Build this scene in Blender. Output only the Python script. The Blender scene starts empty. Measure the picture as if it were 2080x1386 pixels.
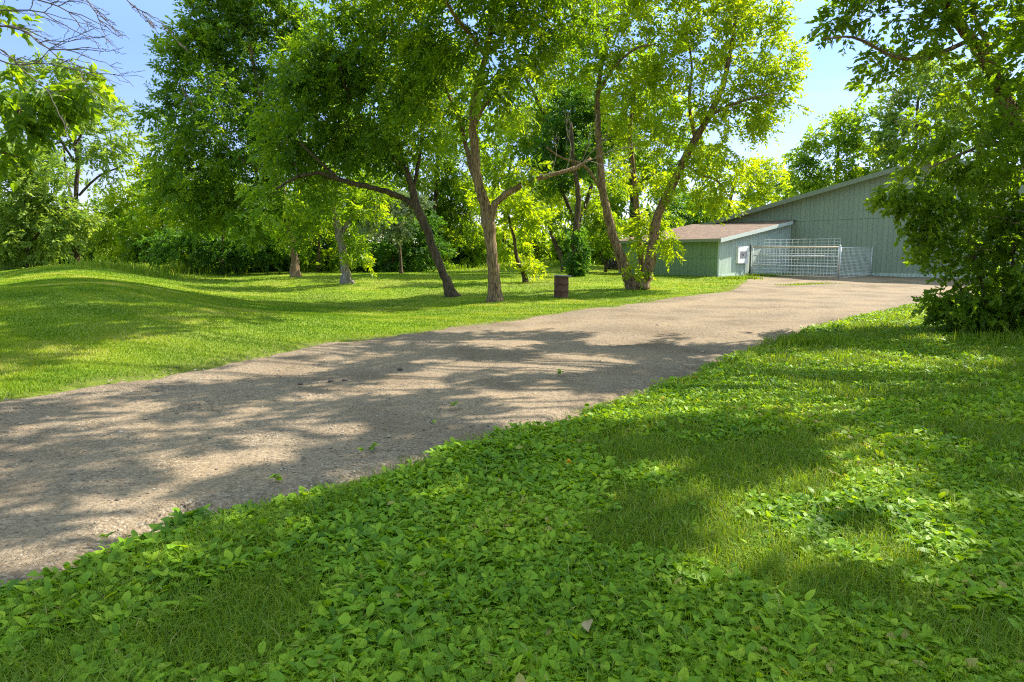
import bpy, math, random
import numpy as np
from mathutils import Vector, Euler

rng = np.random.default_rng(7)
random.seed(7)
scene = bpy.context.scene
COL = scene.collection
R = math.radians

# ------------------------------------------------------------------ camera
F = 1387.0
CH = 1.45
TH = R(6.9)
ct, st = math.cos(TH), math.sin(TH)
cam_d = bpy.data.cameras.new('camera')
cam = bpy.data.objects.new('camera', cam_d)
COL.objects.link(cam)
cam.location = (0, 0, CH)
cam.rotation_euler = (math.pi / 2 - TH, 0, 0)
cam_d.sensor_width = 36.0
cam_d.lens = F / 2080 * 36
cam_d.clip_end = 6000
cam_d.clip_start = 0.05
scene.camera = cam

def ray(px, py):
    a = (px - 1040) / F
    b = (693 - py) / F
    return np.array([a, ct + b * st, -st + b * ct])

def at(px, py, Y):
    d = ray(px, py)
    t = Y / d[1]
    return np.array([0, 0, CH]) + d * t

def S(t):
    t = np.clip(t, 0, 1)
    return t * t * (3 - 2 * t)

# ------------------------------------------------------------------ noise
def hash2(i, j, s):
    n = (i.astype(np.int64) * 374761393 + j.astype(np.int64) * 668265263 + s * 982451653) & 0x7fffffff
    n = ((n ^ (n >> 13)) * 1274126177) & 0x7fffffff
    return ((n ^ (n >> 16)) & 0xffff) / 65535.0

def vnoise(x, y, s=0):
    x = np.asarray(x, float); y = np.asarray(y, float)
    i = np.floor(x); j = np.floor(y)
    u = x - i; v = y - j
    u = u * u * (3 - 2 * u); v = v * v * (3 - 2 * v)
    a = hash2(i, j, s); b = hash2(i + 1, j, s); c = hash2(i, j + 1, s); d = hash2(i + 1, j + 1, s)
    return (a * (1 - u) + b * u) * (1 - v) + (c * (1 - u) + d * u) * v

def fbm(x, y, s=0, o=3):
    t = 0; a = 1; n = 0
    for k in range(o):
        t = t + a * vnoise(np.asarray(x) * 2 ** k, np.asarray(y) * 2 ** k, s + k * 17); n += a; a *= .5
    return t / n

# ------------------------------------------------------------------ terrain
def H(x, y):
    x = np.asarray(x, float); y = np.asarray(y, float)
    z = .40 * S((y - 29) / 16) * (1 - S((y - 60) / 40))
    dp = x * .842 + y * .540
    r = -.54 * x + .842 * y
    z = z + .72 * np.exp(-(dp / 3.6) ** 2) * S((r - 9) / 14) * (1 - S((r - 50) / 12))
    z = z - .30 * np.exp(-((dp - 8) / 4.2) ** 2) * S((r - 12) / 12) * (1 - S((r - 46) / 12))
    z = z + .65 * np.exp(-((x - 3.5) / 6) ** 2 - ((y - 58) / 7) ** 2)
    z = z - .10 * np.exp(-((x - 1) / 9) ** 2 - ((y - 25) / 6) ** 2)
    z = z + (fbm(x * .35, y * .35, 5) - .5) * .16 * S((np.hypot(x, y) - 5) / 8) * (1 - S((y - 100) / 100))
    z = z + (fbm(x * 1.3, y * 1.3, 9, 2) - .5) * .03
    return z

def hit(px, py):
    d = ray(px, py)
    ts = np.concatenate([np.linspace(1, 60, 3000), np.linspace(60, 900, 4000)])
    P = np.array([0, 0, CH]) + ts[:, None] * d
    g = P[:, 2] - H(P[:, 0], P[:, 1])
    k = np.argmax(g < 0) if (g < 0).any() else len(ts) - 1
    return P[k]

# ------------------------------------------------------------------ mesh helpers
def tagit(o, label=None, cat=None, group=None, kind=None):
    if label: o['label'] = label
    if cat: o['category'] = cat
    if group: o['group'] = group
    if kind: o['kind'] = kind
    return o

def link(name, me, mat=None, parent=None):
    o = bpy.data.objects.new(name, me)
    COL.objects.link(o)
    if mat: me.materials.append(mat)
    if parent: o.parent = parent
    return o

def empty(name, loc=(0, 0, 0), rz=0):
    o = bpy.data.objects.new(name, None)
    COL.objects.link(o)
    o.location = loc
    o.rotation_euler = (0, 0, rz)
    o.empty_display_size = .2
    return o

def mesh_np(name, V, faces, rnd=None, smooth=False):
    """faces: list of int arrays (M,k)"""
    me = bpy.data.meshes.new(name)
    V = np.asarray(V, np.float32)
    me.vertices.add(len(V))
    me.vertices.foreach_set('co', V.ravel())
    tot = sum(f.size for f in faces)
    me.loops.add(tot)
    me.loops.foreach_set('vertex_index', np.concatenate([f.ravel() for f in faces]).astype(np.int32))
    starts = []; off = 0
    for f in faces:
        starts.append(off + np.arange(len(f)) * f.shape[1]); off += f.size
    starts = np.concatenate(starts).astype(np.int32)
    me.polygons.add(len(starts))
    me.polygons.foreach_set('loop_start', starts)
    me.polygons.foreach_set('use_smooth', np.full(len(starts), smooth))
    if rnd is not None:
        a = me.attributes.new('rnd', 'FLOAT', 'POINT')
        a.data.foreach_set('value', np.asarray(rnd, np.float32))
    me.update(calc_edges=True)
    return me

class MB:
    """collects boxes, tubes and lathes into one mesh"""
    def __init__(s): s.v = []; s.f = {}; s.n = 0
    def add(s, V, F_):
        V = np.asarray(V, float)
        for f in F_:
            s.f.setdefault(len(f), []).append([i + s.n for i in f])
        s.v.append(V); s.n += len(V)
    def box(s, lo, hi):
        x0, y0, z0 = lo; x1, y1, z1 = hi
        V = [(x0, y0, z0), (x1, y0, z0), (x1, y1, z0), (x0, y1, z0), (x0, y0, z1), (x1, y0, z1), (x1, y1, z1), (x0, y1, z1)]
        s.add(V, [(0, 3, 2, 1), (4, 5, 6, 7), (0, 1, 5, 4), (1, 2, 6, 5), (2, 3, 7, 6), (3, 0, 4, 7)])
    def prism(s, pts, ax, a, b):
        """extrude a polygon of 2D points: ax='y' -> pts are (x,z); 'x' -> (y,z)"""
        n = len(pts); V = []
        for q in (a, b):
            for (u, w) in pts:
                V.append((u, q, w) if ax == 'y' else (q, u, w))
        fs = [tuple(range(n)), tuple(range(2 * n - 1, n - 1, -1))]
        for i in range(n):
            j = (i + 1) % n
            fs.append((i, j, n + j, n + i))
        s.add(V, fs)
    def tube(s, P, r, k=8, cap=True, jit=0.0):
        P = np.asarray(P, float); n = len(P)
        r = np.broadcast_to(np.asarray(r, float), (n,))
        T = np.gradient(P, axis=0); T /= np.linalg.norm(T, axis=1)[:, None] + 1e-9
        ref = np.array([1, 0, 0.]) if abs(T[0][0]) < .8 else np.array([0, 1, 0.])
        A = np.zeros_like(P); B = np.zeros_like(P)
        a = ref - T[0] * ref.dot(T[0])
        for i in range(n):
            a = a - T[i] * a.dot(T[i]); a /= np.linalg.norm(a) + 1e-9
            A[i] = a; B[i] = np.cross(T[i], a)
        an = np.linspace(0, 2 * math.pi, k, endpoint=False)
        rr = r[:, None] * np.ones((1, k))
        if jit:
            ph = rng.uniform(0, 6.28, 4)
            base = 1 + jit * (np.sin(an * 2 + ph[0]) + .7 * np.sin(an * 3 + ph[1]))
            zz = np.linspace(0, n / 3., n)[:, None]
            rr = rr * (base[None] + jit * np.sin(zz * 2.1 + an[None] * 2 + ph[2])) * (1 + rng.normal(0, jit * .5, (n, k)))
        V = P[:, None] + rr[..., None] * (np.cos(an)[None, :, None] * A[:, None] + np.sin(an)[None, :, None] * B[:, None])
        fs = []
        for i in range(n - 1):
            for j in range(k):
                fs.append((i * k + j, i * k + (j + 1) % k, (i + 1) * k + (j + 1) % k, (i + 1) * k + j))
        if cap:
            fs.append(tuple(range(k - 1, -1, -1))); fs.append(tuple((n - 1) * k + j for j in range(k)))
        s.add(V.reshape(-1, 3), fs)
    def lathe(s, prof, c=(0, 0, 0), k=32):
        an = np.linspace(0, 2 * math.pi, k, endpoint=False); V = []; fs = []
        for (r, z) in prof:
            for a in an: V.append((c[0] + r * math.cos(a), c[1] + r * math.sin(a), c[2] + z))
        for i in range(len(prof) - 1):
            for j in range(k):
                fs.append((i * k + j, i * k + (j + 1) % k, (i + 1) * k + (j + 1) % k, (i + 1) * k + j))
        fs.append(tuple(range(k - 1, -1, -1))); fs.append(tuple((len(prof) - 1) * k + j for j in range(k)))
        s.add(V, fs)
    def build(s, name, mat, parent=None, smooth=False):
        V = np.concatenate(s.v)
        me = mesh_np(name, V, [np.array(f, np.int64) for f in s.f.values()], smooth=smooth)
        return link(name, me, mat, parent)

def smooth_poly(P, n):
    P = np.asarray(P, float)
    if len(P) < 3:
        t = np.linspace(0, 1, n)[:, None]
        return P[0] * (1 - t) + P[-1] * t
    Q = np.vstack([2 * P[0] - P[1], P, 2 * P[-1] - P[-2]])
    out = []
    m = len(P) - 1
    for u in np.linspace(0, m - 1e-6, n):
        i = int(u); t = u - i
        a, b, c, d = Q[i], Q[i + 1], Q[i + 2], Q[i + 3]
        out.append(.5 * (2 * b + (c - a) * t + (2 * a - 5 * b + 4 * c - d) * t * t + (3 * b - a - 3 * c + d) * t ** 3))
    return np.array(out)

# ------------------------------------------------------------------ materials
def newmat(name):
    m = bpy.data.materials.new(name)
    m.use_nodes = True
    nt = m.node_tree
    for n in list(nt.nodes): nt.nodes.remove(n)
    out = nt.nodes.new('ShaderNodeOutputMaterial')
    return m, nt, out

def N(nt, t, **kw):
    n = nt.nodes.new(t)
    for k, v in kw.items():
        if k.startswith('i_'):
            n.inputs[k[2:].replace('_', ' ')].default_value = v
        else: setattr(n, k, v)
    return n

def ramp(nt, fac, stops):
    r = nt.nodes.new('ShaderNodeValToRGB')
    e = r.color_ramp.elements
    while len(e) < len(stops): e.new(.5)
    for i, (p, c) in enumerate(stops):
        e[i].position = p
        e[i].color = (c[0], c[1], c[2], 1) if hasattr(c, '__len__') else (c, c, c, 1)
    nt.links.new(fac, r.inputs[0])
    return r.outputs[0]

def leaf_mat(name, stops, trans, tf=.45, rough=.45, spec=.35):
    """stops: colour by the random value each leaf carries; trans: tint of the light that passes through"""
    m, nt, out = newmat(name)
    at_ = N(nt, 'ShaderNodeAttribute', attribute_name='rnd')
    col = ramp(nt, at_.outputs['Fac'], stops)
    p = N(nt, 'ShaderNodeBsdfPrincipled')
    p.inputs['Roughness'].default_value = rough
    p.inputs['Specular IOR Level'].default_value = spec
    nt.links.new(col, p.inputs['Base Color'])
    mul = N(nt, 'ShaderNodeMix', data_type='RGBA', blend_type='MULTIPLY')
    mul.inputs[0].default_value = 1
    nt.links.new(col, mul.inputs[6]); mul.inputs[7].default_value = (*trans, 1)
    tr = N(nt, 'ShaderNodeBsdfTranslucent')
    nt.links.new(mul.outputs[2], tr.inputs['Color'])
    mx = N(nt, 'ShaderNodeMixShader'); mx.inputs[0].default_value = tf
    nt.links.new(p.outputs[0], mx.inputs[1]); nt.links.new(tr.outputs[0], mx.inputs[2])
    nt.links.new(mx.outputs[0], out.inputs[0])
    return m

def simple(name, col, rough=.6, metal=0, nscale=0, namp=.25, bump=0, col2=None, stretch=(1, 1, 1)):
    m, nt, out = newmat(name)
    p = N(nt, 'ShaderNodeBsdfPrincipled')
    p.inputs['Roughness'].default_value = rough
    p.inputs['Metallic'].default_value = metal
    p.inputs['Base Color'].default_value = (*col, 1)
    if nscale:
        tc = N(nt, 'ShaderNodeTexCoord'); mp = N(nt, 'ShaderNodeMapping')
        mp.inputs['Scale'].default_value = stretch
        nt.links.new(tc.outputs['Object'], mp.inputs[0])
        no = N(nt, 'ShaderNodeTexNoise'); no.inputs['Scale'].default_value = nscale; no.inputs['Detail'].default_value = 6
        no.inputs['Roughness'].default_value = .65
        nt.links.new(mp.outputs[0], no.inputs['Vector'])
        c2 = col2 or tuple(c * (1 - namp * 1.6) for c in col)
        c1 = tuple(min(1, c * (1 + namp * .6)) for c in col)
        nt.links.new(ramp(nt, no.outputs['Fac'], [(.32, c2), (.5, col), (.7, c1)]), p.inputs['Base Color'])
        if bump:
            b = N(nt, 'ShaderNodeBump'); b.inputs['Strength'].default_value = bump; b.inputs['Distance'].default_value = .02
            nt.links.new(no.outputs['Fac'], b.inputs['Height']); nt.links.new(b.outputs[0], p.inputs['Normal'])
    nt.links.new(p.outputs[0], out.inputs[0])
    return m

def bark_mat(name, dark, light, sc=1.0):
    m, nt, out = newmat(name)
    tc = N(nt, 'ShaderNodeTexCoord'); mp = N(nt, 'ShaderNodeMapping')
    mp.inputs['Scale'].default_value = (8 * sc, 8 * sc, 1.5 * sc)
    nt.links.new(tc.outputs['Object'], mp.inputs[0])
    no = N(nt, 'ShaderNodeTexNoise', i_Scale=1.0, i_Detail=7, i_Roughness=.7, i_Distortion=.6)
    nt.links.new(mp.outputs[0], no.inputs['Vector'])
    vo = N(nt, 'ShaderNodeTexVoronoi', feature='DISTANCE_TO_EDGE', i_Scale=1.6)
    nt.links.new(mp.outputs[0], vo.inputs['Vector'])
    ml = N(nt, 'ShaderNodeMath', operation='MULTIPLY_ADD')
    nt.links.new(vo.outputs['Distance'], ml.inputs[0]); ml.inputs[1].default_value = .8
    nt.links.new(no.outputs['Fac'], ml.inputs[2])
    p = N(nt, 'ShaderNodeBsdfPrincipled'); p.inputs['Roughness'].default_value = .9
    p.inputs['Specular IOR Level'].default_value = .15
    nt.links.new(ramp(nt, ml.outputs[0], [(.38, dark), (.58, tuple((a + b) / 2 for a, b in zip(dark, light))), (.85, light)]), p.inputs['Base Color'])
    b = N(nt, 'ShaderNodeBump'); b.inputs['Strength'].default_value = .9; b.inputs['Distance'].default_value = .05
    nt.links.new(ml.outputs[0], b.inputs['Height']); nt.links.new(b.outputs[0], p.inputs['Normal'])
    nt.links.new(p.outputs[0], out.inputs[0])
    return m

M = {}
YG = (1.55, 1.35, .25)
M['ash'] = leaf_mat('ash_leaf', [(0, (.05, .115, .010)), (.5, (.14, .255, .014)), (1, (.30, .39, .022))], (1.85, 1.6, .38), .6, .45, .3)
M['bright'] = leaf_mat('sunny_leaf', [(0, (.11, .21, .009)), (.5, (.235, .355, .014)), (1, (.37, .45, .022))], (1.7, 1.45, .35), .63, .45, .3)
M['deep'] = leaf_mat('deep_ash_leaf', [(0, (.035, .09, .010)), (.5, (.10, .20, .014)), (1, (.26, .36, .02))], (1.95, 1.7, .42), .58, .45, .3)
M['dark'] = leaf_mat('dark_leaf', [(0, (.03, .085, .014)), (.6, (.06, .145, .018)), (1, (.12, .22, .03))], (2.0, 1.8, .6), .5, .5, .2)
M['pale'] = leaf_mat('pale_leaf', [(0, (.09, .165, .03)), (.5, (.175, .265, .045)), (1, (.28, .345, .08))], (1.7, 1.6, .6), .5, .5, .25)
M['silver'] = leaf_mat('silver_leaf', [(0, (.10, .17, .05)), (.5, (.26, .32, .14)), (.8, (.46, .48, .29)), (1, (.6, .6, .42))], (1.2, 1.2, .8), .35, .5, .3)
M['near'] = leaf_mat('elm_leaf', [(0, (.055, .12, .010)), (.6, (.125, .23, .014)), (1, (.23, .325, .02))], (2.1, 1.75, .4), .62, .45, .3)
M['blade'] = leaf_mat('grass_blade', [(0, (.085, .165, .009)), (.55, (.16, .255, .014)), (.85, (.25, .31, .025)), (1, (.42, .37, .15))], (1.6, 1.5, .4), .42, .55, .2)
M['lawn'] = leaf_mat('lawn_blade', [(0, (.09, .185, .009)), (.5, (.175, .275, .013)), (.85, (.30, .36, .022)), (1, (.45, .41, .14))], (1.4, 1.3, .4), .38, .6, .15)
M['broad'] = leaf_mat('plantain_leaf', [(0, (.065, .155, .009)), (.45, (.18, .325, .013)), (.93, (.34, .46, .022)), (.98, (.38, .42, .05)), (1, (.36, .31, .08))], (1.6, 1.45, .4), .38, .5, .2)
M['bark'] = bark_mat('bark_brown', (.035, .022, .012), (.33, .225, .115))
M['bark_dark'] = bark_mat('bark_dark', (.018, .013, .008), (.15, .108, .06))
M['bark_grey'] = bark_mat('bark_grey', (.06, .05, .04), (.36, .31, .25))
M['twig'] = simple('dead_twig', (.11, .085, .075), .85)
M['dryleaf'] = leaf_mat('dry_leaf', [(0, (.33, .24, .11)), (1, (.4, .3, .15))], (1, .9, .6), .25)
M['yellowleaf'] = leaf_mat('yellow_petal', [(0, (.7, .42, .01)), (1, (.8, .5, .02))], (1, .9, .3), .2)

# ---- ground
def ground_mat():
    m, nt, out = newmat('ground_earth_and_grass')
    tc = N(nt, 'ShaderNodeTexCoord')
    big = N(nt, 'ShaderNodeTexNoise', i_Scale=.22, i_Detail=5, i_Roughness=.6)
    fine = N(nt, 'ShaderNodeTexNoise', i_Scale=9, i_Detail=8, i_Roughness=.75)
    nt.links.new(tc.outputs['Object'], big.inputs['Vector']); nt.links.new(tc.outputs['Object'], fine.inputs['Vector'])
    a = ramp(nt, fine.outputs['Fac'], [(.3, (.09, .15, .010)), (.5, (.17, .25, .014)), (.68, (.26, .32, .025))])
    b = ramp(nt, fine.outputs['Fac'], [(.3, (.08, .11, .02)), (.5, (.17, .2, .035)), (.7, (.27, .28, .06))])
    mx = N(nt, 'ShaderNodeMix', data_type='RGBA')
    nt.links.new(ramp(nt, big.outputs['Fac'], [(.4, 0), (.65, 1)]), mx.inputs[0])
    nt.links.new(a, mx.inputs[6]); nt.links.new(b, mx.inputs[7])
    at_ = N(nt, 'ShaderNodeAttribute', attribute_name='rnd')
    soil = ramp(nt, fine.outputs['Fac'], [(.3, (.02, .016, .008)), (.5, (.04, .034, .016)), (.7, (.085, .08, .03))])
    m2 = N(nt, 'ShaderNodeMix', data_type='RGBA')
    nt.links.new(at_.outputs['Fac'], m2.inputs[0]); nt.links.new(mx.outputs[2], m2.inputs[6]); nt.links.new(soil, m2.inputs[7])
    p = N(nt, 'ShaderNodeBsdfPrincipled'); p.inputs['Roughness'].default_value = .95; p.inputs['Specular IOR Level'].default_value = .1
    nt.links.new(m2.outputs[2], p.inputs['Base Color'])
    bp = N(nt, 'ShaderNodeBump'); bp.inputs['Strength'].default_value = .8; bp.inputs['Distance'].default_value = .06
    nt.links.new(fine.outputs['Fac'], bp.inputs['Height']); nt.links.new(bp.outputs[0], p.inputs['Normal'])
    nt.links.new(p.outputs[0], out.inputs[0])
    return m

def gravel_mat():
    m, nt, out = newmat('driveway_gravel')
    tc = N(nt, 'ShaderNodeTexCoord')
    def noise(sc, d=6, r=.6, src=None):
        n = N(nt, 'ShaderNodeTexNoise', i_Scale=sc, i_Detail=d, i_Roughness=r)
        nt.links.new(src or tc.outputs['Object'], n.inputs['Vector']); return n.outputs['Fac']
    at_ = N(nt, 'ShaderNodeAttribute', attribute_name='rnd')     # 0 packed sandy wheel track .. 1 loose grey gravel
    mid = noise(1.1, 5, .6)
    fine = noise(38, 4, .7)
    add = N(nt, 'ShaderNodeMath', operation='MULTIPLY_ADD'); nt.links.new(mid, add.inputs[0]); add.inputs[1].default_value = 1.25
    nt.links.new(at_.outputs['Fac'], add.inputs[2])
    loose = ramp(nt, add.outputs[0], [(.5, 0), (1.05, .85)])
    vo = N(nt, 'ShaderNodeTexVoronoi', i_Scale=58); nt.links.new(tc.outputs['Object'], vo.inputs['Vector'])
    sep = N(nt, 'ShaderNodeSeparateColor'); nt.links.new(vo.outputs['Color'], sep.inputs[0])
    stones = ramp(nt, sep.outputs[0], [(0, (.08, .062, .042)), (.45, (.165, .13, .087)), (.8, (.24, .19, .128)), (1, (.36, .31, .235))])
    sand = ramp(nt, fine, [(.3, (.145, .108, .068)), (.5, (.23, .176, .114)), (.7, (.32, .25, .165))])
    mx = N(nt, 'ShaderNodeMix', data_type='RGBA')
    nt.links.new(loose, mx.inputs[0]); nt.links.new(sand, mx.inputs[6]); nt.links.new(stones, mx.inputs[7])
    blot = ramp(nt, noise(.55, 4, .55), [(.33, (.66, .64, .62)), (.52, (1, 1, 1)), (.72, (1.14, 1.08, .98))])
    ml0 = N(nt, 'ShaderNodeMix', data_type='RGBA', blend_type='MULTIPLY'); ml0.inputs[0].default_value = 1
    grit = ramp(nt, noise(16, 5, .8), [(.36, (.62, .6, .57)), (.47, (1, 1, 1)), (.66, (1.1, 1.08, 1.04))])
    nt.links.new(mx.outputs[2], ml0.inputs[6]); nt.links.new(grit, ml0.inputs[7])
    ml = N(nt, 'ShaderNodeMix', data_type='RGBA', blend_type='MULTIPLY'); ml.inputs[0].default_value = 1
    nt.links.new(ml0.outputs[2], ml.inputs[6]); nt.links.new(blot, ml.inputs[7])
    p = N(nt, 'ShaderNodeBsdfPrincipled'); p.inputs['Roughness'].default_value = .95; p.inputs['Specular IOR Level'].default_value = .12
    nt.links.new(ml.outputs[2], p.inputs['Base Color'])
    b1 = N(nt, 'ShaderNodeBump'); b1.inputs['Strength'].default_value = .9; b1.inputs['Distance'].default_value = .05
    nt.links.new(noise(7, 6, .7), b1.inputs['Height'])
    b2 = N(nt, 'ShaderNodeBump', invert=True); b2.inputs['Distance'].default_value = .012
    nt.links.new(loose, b2.inputs['Strength'])
    nt.links.new(vo.outputs['Distance'], b2.inputs['Height']); nt.links.new(b1.outputs[0], b2.inputs['Normal'])
    nt.links.new(b2.outputs[0], p.inputs['Normal'])
    nt.links.new(p.outputs[0], out.inputs[0])
    return m

def siding_mat(name, base, pitch=.2032, worn=.3):
    m, nt, out = newmat(name)
    tc = N(nt, 'ShaderNodeTexCoord'); sx = N(nt, 'ShaderNodeSeparateXYZ'); nt.links.new(tc.outputs['Object'], sx.inputs[0])
    ad = N(nt, 'ShaderNodeMath', operation='ADD'); nt.links.new(sx.outputs[0], ad.inputs[0]); nt.links.new(sx.outputs[1], ad.inputs[1])
    dv = N(nt, 'ShaderNodeMath', operation='DIVIDE'); nt.links.new(ad.outputs[0], dv.inputs[0]); dv.inputs[1].default_value = pitch
    fr = N(nt, 'ShaderNodeMath', operation='FRACT'); nt.links.new(dv.outputs[0], fr.inputs[0])
    pp = N(nt, 'ShaderNodeMath', operation='PINGPONG'); nt.links.new(fr.outputs[0], pp.inputs[0]); pp.inputs[1].default_value = .5
    gr = ramp(nt, pp.outputs[0], [(.0, 0), (.05, 0), (.075, 1)])
    fl = N(nt, 'ShaderNodeMath', operation='FLOOR'); nt.links.new(dv.outputs[0], fl.inputs[0])
    wn = N(nt, 'ShaderNodeTexWhiteNoise', noise_dimensions='1D'); nt.links.new(fl.outputs[0], wn.inputs['W'])
    mp = N(nt, 'ShaderNodeMapping'); mp.inputs['Scale'].default_value = (9, 9, .7); nt.links.new(tc.outputs['Object'], mp.inputs[0])
    no = N(nt, 'ShaderNodeTexNoise', i_Scale=1.0, i_Detail=7, i_Roughness=.7); nt.links.new(mp.outputs[0], no.inputs['Vector'])
    d = tuple(c * (1 - worn) for c in base); l = tuple(min(1, c * (1 + worn)) for c in base)
    col = ramp(nt, no.outputs['Fac'], [(.3, d), (.5, base), (.7, l)])
    var = ramp(nt, wn.outputs['Value'], [(0, .96), (1, 1.03)])
    m1 = N(nt, 'ShaderNodeMix', data_type='RGBA', blend_type='MULTIPLY'); m1.inputs[0].default_value = 1
    nt.links.new(col, m1.inputs[6]); nt.links.new(var, m1.inputs[7])
    g2 = ramp(nt, gr, [(0, .87), (1, 1)])
    m2 = N(nt, 'ShaderNodeMix', data_type='RGBA', blend_type='MULTIPLY'); m2.inputs[0].default_value = 1
    nt.links.new(m1.outputs[2], m2.inputs[6]); nt.links.new(g2, m2.inputs[7])
    p = N(nt, 'ShaderNodeBsdfPrincipled'); p.inputs['Roughness'].default_value = .75
    nt.links.new(m2.outputs[2], p.inputs['Base Color'])
    b = N(nt, 'ShaderNodeBump'); b.inputs['Strength'].default_value = 1; b.inputs['Distance'].default_value = .012
    nt.links.new(gr, b.inputs['Height']); nt.links.new(b.outputs[0], p.inputs['Normal'])
    nt.links.new(p.outputs[0], out.inputs[0])
    return m

def shingle_mat():
    m, nt, out = newmat('brown_shingles')
    tc = N(nt, 'ShaderNodeTexCoord')
    br = N(nt, 'ShaderNodeTexBrick')
    br.inputs['Scale'].default_value = 1; br.inputs['Brick Width'].default_value = .3; br.inputs['Row Height'].default_value = .14
    br.inputs['Mortar Size'].default_value = .008; br.inputs['Bias'].default_value = 0
    br.inputs['Color1'].default_value = (.10, .055, .032, 1); br.inputs['Color2'].default_value = (.20, .118, .062, 1); br.inputs['Mortar'].default_value = (.05, .035, .03, 1)
    nt.links.new(tc.outputs['Object'], br.inputs['Vector'])
    no = N(nt, 'ShaderNodeTexNoise', i_Scale=3, i_Detail=6); nt.links.new(tc.outputs['Object'], no.inputs['Vector'])
    v = ramp(nt, no.outputs['Fac'], [(.3, .75), (.7, 1.2)])
    ml = N(nt, 'ShaderNodeMix', data_type='RGBA', blend_type='MULTIPLY'); ml.inputs[0].default_value = 1
    nt.links.new(br.outputs['Color'], ml.inputs[6]); nt.links.new(v, ml.inputs[7])
    p = N(nt, 'ShaderNodeBsdfPrincipled'); p.inputs['Roughness'].default_value = .9
    nt.links.new(ml.outputs[2], p.inputs['Base Color'])
    b = N(nt, 'ShaderNodeBump', invert=True); b.inputs['Distance'].default_value = .02; nt.links.new(br.outputs['Fac'], b.inputs['Height'])
    nt.links.new(b.outputs[0], p.inputs['Normal'])
    nt.links.new(p.outputs[0], out.inputs[0])
    return m

M['ground'] = ground_mat()
M['gravel'] = gravel_mat()
M['siding'] = siding_mat('green_siding', (.235, .292, .195), pitch=.305, worn=.07)
M['siding_shaded'] = siding_mat('shaded_green_siding', (.17, .26, .12), pitch=.305, worn=.08)  # same paint as the barn; shade and green grass bounce put into the colour
M['siding_worn_sunlit'] = siding_mat('worn_sunlit_siding', (.42, .50, .42), worn=.3)  # pale blue-green puts the grazing sun into the colour; streaks are wear
M['shingle'] = shingle_mat()
M['trim_pale'] = simple('pale_trim', (.52, .58, .52), .6, nscale=6, namp=.1)
M['trim_green'] = simple('sage_trim', (.19, .225, .14), .6, nscale=5, namp=.12)
M['metal_roof'] = simple('roof_metal', (.22, .25, .20), .55, .2)
M['galv'] = simple('galvanised_steel', (.66, .68, .66), .5, .2, nscale=9, namp=.15)
M['galv_wire'] = simple('galvanised_wire', (.62, .64, .61), .6, .0)
M['rail'] = simple('tan_rail', (.62, .52, .36), .6, .2, nscale=7, namp=.2)  # tan tone with slight mottling
M['rust'] = simple('rusty_drum', (.11, .048, .022), .8, .0, nscale=5, namp=.5, bump=.25, col2=(.05, .024, .015))
M['lid'] = simple('drum_lid', (.20, .19, .18), .6, .4, nscale=6, namp=.4)
M['white'] = simple('white_board', (.8, .8, .79), .5, nscale=2, namp=.04)
M['grey'] = simple('grey_pane', (.26, .26, .27), .35, nscale=8, namp=.2)
M['black'] = simple('dark_mark', (.02, .02, .02), .6)
M['post'] = simple('dark_post', (.07, .055, .045), .8, nscale=10, namp=.4)
M['stone'] = simple('field_stone', (.12, .092, .068), .9, nscale=14, namp=.35, bump=.3)
M['pebble'] = leaf_mat('pebbles', [(0, (.09, .075, .06)), (.5, (.18, .145, .105)), (.9, (.27, .215, .15)), (1, (.38, .335, .27))], (1, 1, 1), 0, .9, .2)
M['concrete'] = simple('concrete', (.42, .41, .38), .9, nscale=6, namp=.2)

# ------------------------------------------------------------------ driveway outline (world, from the photo's edges)
up_px = [(0, 806), (120, 784), (300, 757), (500, 722), (700, 692), (900, 667), (1100, 640), (1250, 622), (1400, 601), (1480, 590)]
lo_px = [(0, 1238), (150, 1178), (300, 1112), (420, 1072), (560, 1028), (700, 988), (850, 948), (1000, 903), (1100, 873), (1200, 848), (1340, 793), (1450, 745), (1540, 712), (1600, 690), (1700, 655), (1800, 632), (1900, 612)]
UP = np.array([hit(*p)[:2] for p in up_px]); LO = np.array([hit(*p)[:2] for p in lo_px])
PHI = R(47)
dS = np.array([math.cos(PHI), -math.sin(PHI)])     # along the barn gable, to the right
dT = np.array([math.sin(PHI), math.cos(PHI)])      # away, along the shed's side wall
CO = np.array([12.2, 40.6])                        # shed corner nearest the camera
PB = CO + 9.2 * dT                                 # where shed meets barn gable
UP = np.vstack([UP[0] + (UP[0] - UP[1]) * 8, UP[0] + (UP[0] - UP[1]) * 3, UP, CO + 4.1 * dT + .2 * dS - .3 * dT, PB + .1 * dS, PB + 12 * dS, PB + 30 * dS])
LO = np.vstack([LO[0] + (LO[0] - LO[1]) * 8, LO[0] + (LO[0] - LO[1]) * 3, LO, LO[-1] + np.array([5, 3.]), LO[-1] + np.array([12, 5.]), LO[-1] + np.array([22, 6.])])

def resamp(P, n):
    s = np.concatenate([[0], np.cumsum(np.linalg.norm(np.diff(P, axis=0), axis=1))])
    return s, P
def by_param(P, key, n):
    k = key / key[-1]
    u = np.linspace(0, 1, n)
    return np.stack([np.interp(u, k, P[:, 0]), np.interp(u, k, P[:, 1])], 1)
ku = np.concatenate([[0], np.cumsum(np.linalg.norm(np.diff(UP, axis=0), axis=1) ** .7)])
kl = np.concatenate([[0], np.cumsum(np.linalg.norm(np.diff(LO, axis=0), axis=1) ** .7)])
ND = 420
U = by_param(UP, ku, ND); L = by_param(LO, kl, ND)
DRIVE = np.vstack([UP, LO[::-1]])

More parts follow.
